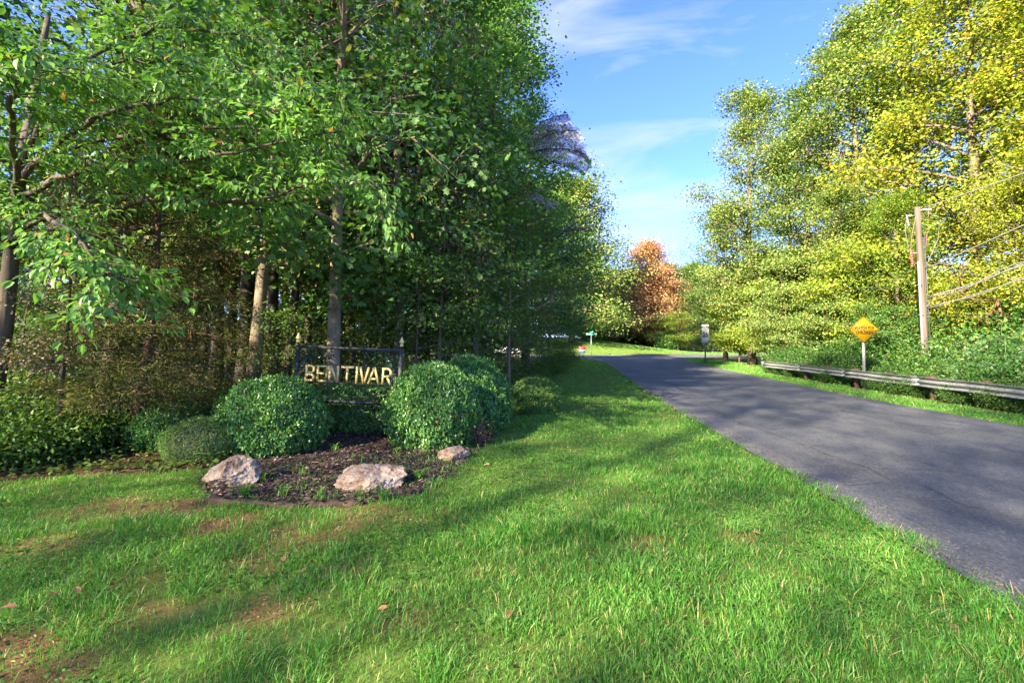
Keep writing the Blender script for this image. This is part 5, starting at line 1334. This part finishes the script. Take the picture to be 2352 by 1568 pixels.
shrub_o = plant(BUSH[0], "dark_bush", "dark rounded bush at the foot of the far lawn left of the mailbox", "bush", X(1530, 79), 79, 1.7, .5, None, 'leaf_holly')
GK = "low bushes under the far trees"
for k, px in enumerate((1345, 1375, 1400, 1430, 1455, 1480, 1500, 1530, 1560, 1600, 1640, 1670, 1700, 1740)):
    Y = 88 + (k % 3) * 3; plant(BUSH[k % 3], "far_bush", "low bush in the shade under the far trees", "bush", X(px, Y), Y, 2.6 + .4 * (k % 3), k * 1.1, GK, 'leaf_under')

# ================================================================== WEBS, LOG, CAR, HOUSE
# webworm nests: dead twigs wrapped in torn grey silk
m, nt, p = new_mat("silk")
p.inputs['Base Color'].default_value = (.20, .185, .18, 1); p.inputs['Roughness'].default_value = .8
tcn = nt.nodes.new("ShaderNodeTexCoord"); mpn = nt.nodes.new("ShaderNodeMapping"); mpn.inputs['Scale'].default_value = (1, 1, 2.2); nt.links.new(tcn.outputs['Object'], mpn.inputs[0])
nn = nt.nodes.new("ShaderNodeTexNoise"); nn.inputs['Scale'].default_value = 2.6; nn.inputs['Detail'].default_value = 8; nn.inputs['Roughness'].default_value = .72; nt.links.new(mpn.outputs[0], nn.inputs['Vector'])
rr_ = ramp(nt, [(.36, (.03, .03, .03)), (.62, (.62, .62, .62))], nn.outputs[0])
tb = nt.nodes.new("ShaderNodeBsdfTransparent"); ms = nt.nodes.new("ShaderNodeMixShader")
nt.links.new(rr_.outputs[0], ms.inputs[0]); nt.links.new(tb.outputs[0], ms.inputs[1]); nt.links.new(p.outputs[0], ms.inputs[2]); nt.links.new(ms.outputs[0], nt.nodes["Material Output"].inputs[0])
M['silk'] = m
def nest(px_list, Y, root, lab, seed, brown):
    r = np.random.default_rng(seed)
    o0 = np.array(at(*root, Y)); o = thing("webworm_nest", lab, "web nest", tuple(o0))
    G = Geo(); tips = []
    for pts in px_list:
        P = bez([o0] + [np.array(at(px, py, Y + dy)) for px, py, dy in pts], 14) - o0; tips.append(P); tube(G, P, np.linspace(.035, .008, 14), 5)
        for q in range(5, 14, 2):
            e = P[q] + norm(r.normal(size=3)) * .5; tube(G, np.array([P[q], (P[q] + e) / 2, e]), [.009, .006, .003], 4)
    obj("branch", G.mesh("branch", M['bark_dark']), o)
    for k in range(len(tips) - 1):
        for lay in range(3):
            A, B = tips[k], tips[k + 1]; n_ = 10
            s = np.linspace(0, 1, n_)[None, :, None]; V = A[2:, None] * (1 - s) + B[2:, None] * s
            V = V + r.normal(size=V.shape) * .05 + np.array([0, 1, 0]) * (.35 * (lay - 1)) * np.sin(np.pi * s) - np.array([0, 0, 1]) * .25 * np.sin(np.pi * s)
            i = np.arange(11)[:, None] * n_; j = np.arange(n_ - 1)[None]
            obj("silk_sheet", Geo().add(V.reshape(-1, 3), np.stack([i + j, i + j + 1, i + n_ + j + 1, i + n_ + j], -1).reshape(-1, 4)).mesh("silk_sheet", M['silk'], True), o)
    G = Geo(); Cs = np.array([tips[k][q] for k, q in brown]); sprays(G, r, Cs, norm(r.normal(size=Cs.shape)), 26, .22, .8, .13, .5, LEAF4, droop=.4)
    obj("dead_leaves", G.mesh("dead_leaves", M['leaf_dead']), o, kind='stuff')
nest([[(1230, 290, 0), (1270, 268, .2), (1305, 262, .2)], [(1240, 318, -.2), (1290, 300, 0), (1330, 300, 0)], [(1240, 345, -.3), (1290, 340, -.1), (1345, 352, 0), (1358, 378, .1)], [(1230, 362, -.2), (1280, 375, 0), (1325, 385, .1)]], 20.5, (1165, 360), "large torn grey web wrapped round dead twigs against the sky", 5, [(0, 9), (0, 11), (2, 8), (2, 10), (2, 12), (2, 13)])
nest([[(1215, 440, 0), (1245, 455, .1), (1285, 466, .1)], [(1210, 470, -.1), (1240, 478, 0), (1270, 474, .1)]], 18.5, (1170, 462), "smaller grey web hanging below the large one at the crown's edge", 6, [(0, 4), (1, 4)])
# grey fallen log where the verge meets the wood
a, b = on_ground(1252, 868), on_ground(1302, 836)
G = Geo(); P = bez([(a[0] - .3, a[1], g1(*a) + .12), ((a[0] + b[0]) / 2 - .3, (a[1] + b[1]) / 2, g1((a[0] + b[0]) / 2, (a[1] + b[1]) / 2) + .2), (b[0] - .4, b[1], g1(*b) + .15)], 10)
tube(G, P - P[0], .16 + .02 * np.sin(np.arange(10) * 2.1), 9)
obj("fallen_log", G.mesh("fallen_log", M['bark_pale'], True), None, tuple(P[0]), None, "pale fallen log along the edge between the verge and the wood", "log")
# bare dead boughs in front of the yellow tree by the pole
r = np.random.default_rng(9); G = Geo(); o0 = np.array(at(2290, 690, 19.5))
def limb(p, d, l, w, dep):
    e = p + d * l; mid = (p + e) / 2 + r.normal(size=3) * l * .08; tube(G, np.array([p, mid, e]) - o0, [w, w * .8, w * .55], 5)
    if dep:
        for _ in range(3): f = .4 + .6 * r.random(); limb(p + (e - p) * f, norm(d + r.normal(size=3) * .6 + [0, 0, -.25]), l * .55, w * .5, dep - 1)
gz0 = g1(o0[0] + 1.2, o0[1]); 
tube(G, np.array([[1.2, 0, gz0 - o0[2]], [.6, 0, (gz0 - o0[2]) * .5], [0, 0, 0]]), [.06, .05, .045], 6)
limb(o0, norm(np.array([-1, 0, .30])), 1.9, .045, 3); limb(o0, norm(np.array([-.5, -.1, -.6])), 1.0, .03, 2)
obj("dead_tree", G.mesh("dead_tree", M['bark_red']), None, tuple(o0), None, "bare broken dead tree right of the utility pole", "dead tree")
# white car parked beyond the wood, glimpsed between leaves
M['car_white'] = plain("car_paint", (.62, .63, .65), .25, 0, .5, .02, 3)
M['car_glass'] = plain("car_glass", (.02, .025, .03), .08, 0, .6, .05, 3)
Yc = 52.0; xc = X(1150, Yc); gc = g1(xc, Yc)
car = thing("parked_car", "white car glimpsed through the leaves on the cross street at the left", "car", (xc, Yc, gc), (0, 0, R(4)))
def loft(name, secs, m_, parent):
    """body from cross-sections (x, half width, z of belt, z of sill)"""
    G = Geo(); V = []
    for x, hw, zt_, zb_ in secs: V += [(x, -hw * .96, zb_), (x, -hw, (zt_ + zb_) / 2), (x, -hw * .93, zt_), (x, hw * .93, zt_), (x, hw, (zt_ + zb_) / 2), (x, hw * .96, zb_)]
    n_ = len(secs); i = np.arange(n_ - 1)[:, None] * 6; j = np.arange(6)[None]; j2 = (j + 1) % 6
    G.add(V, [np.stack([i + j, i + j2, i + 6 + j2, i + 6 + j], -1).reshape(-1, 4), np.arange(6)[::-1][None], np.arange(6)[None] + 6 * (n_ - 1)])
    return obj(name, G.mesh(name, m_, True), parent)
loft("body", [(-2.25, .72, .72, .35), (-2.1, .84, .85, .25), (-1.2, .88, .93, .22), (.6, .88, .95, .22), (1.6, .86, .85, .22), (2.15, .80, .68, .25), (2.3, .66, .58, .35)], M['car_white'], car)
loft("window", [(-1.75, .70, .96, .90), (-1.1, .74, 1.36, .90), (.1, .74, 1.40, .90), (1.05, .72, .98, .90)], M['car_glass'], car)
loft("roof", [(-1.15, .66, 1.40, 1.36), (-.5, .68, 1.46, 1.36), (.1, .66, 1.43, 1.38)], M['car_white'], car)
for sx in (-1.4, 1.4):
    for sy in (-1, 1):
        G = Geo(); tube(G, np.array([[sx, sy * .70, .32], [sx, sy * .90, .32]]), .32, 16); w_ = obj("wheel", G.mesh("wheel", M['rubber']), car)
        G = Geo(); tube(G, np.array([[sx, sy * .895, .32], [sx, sy * .91, .32]]), .19, 12); obj("rim", G.mesh("rim", M['galv']), w_)
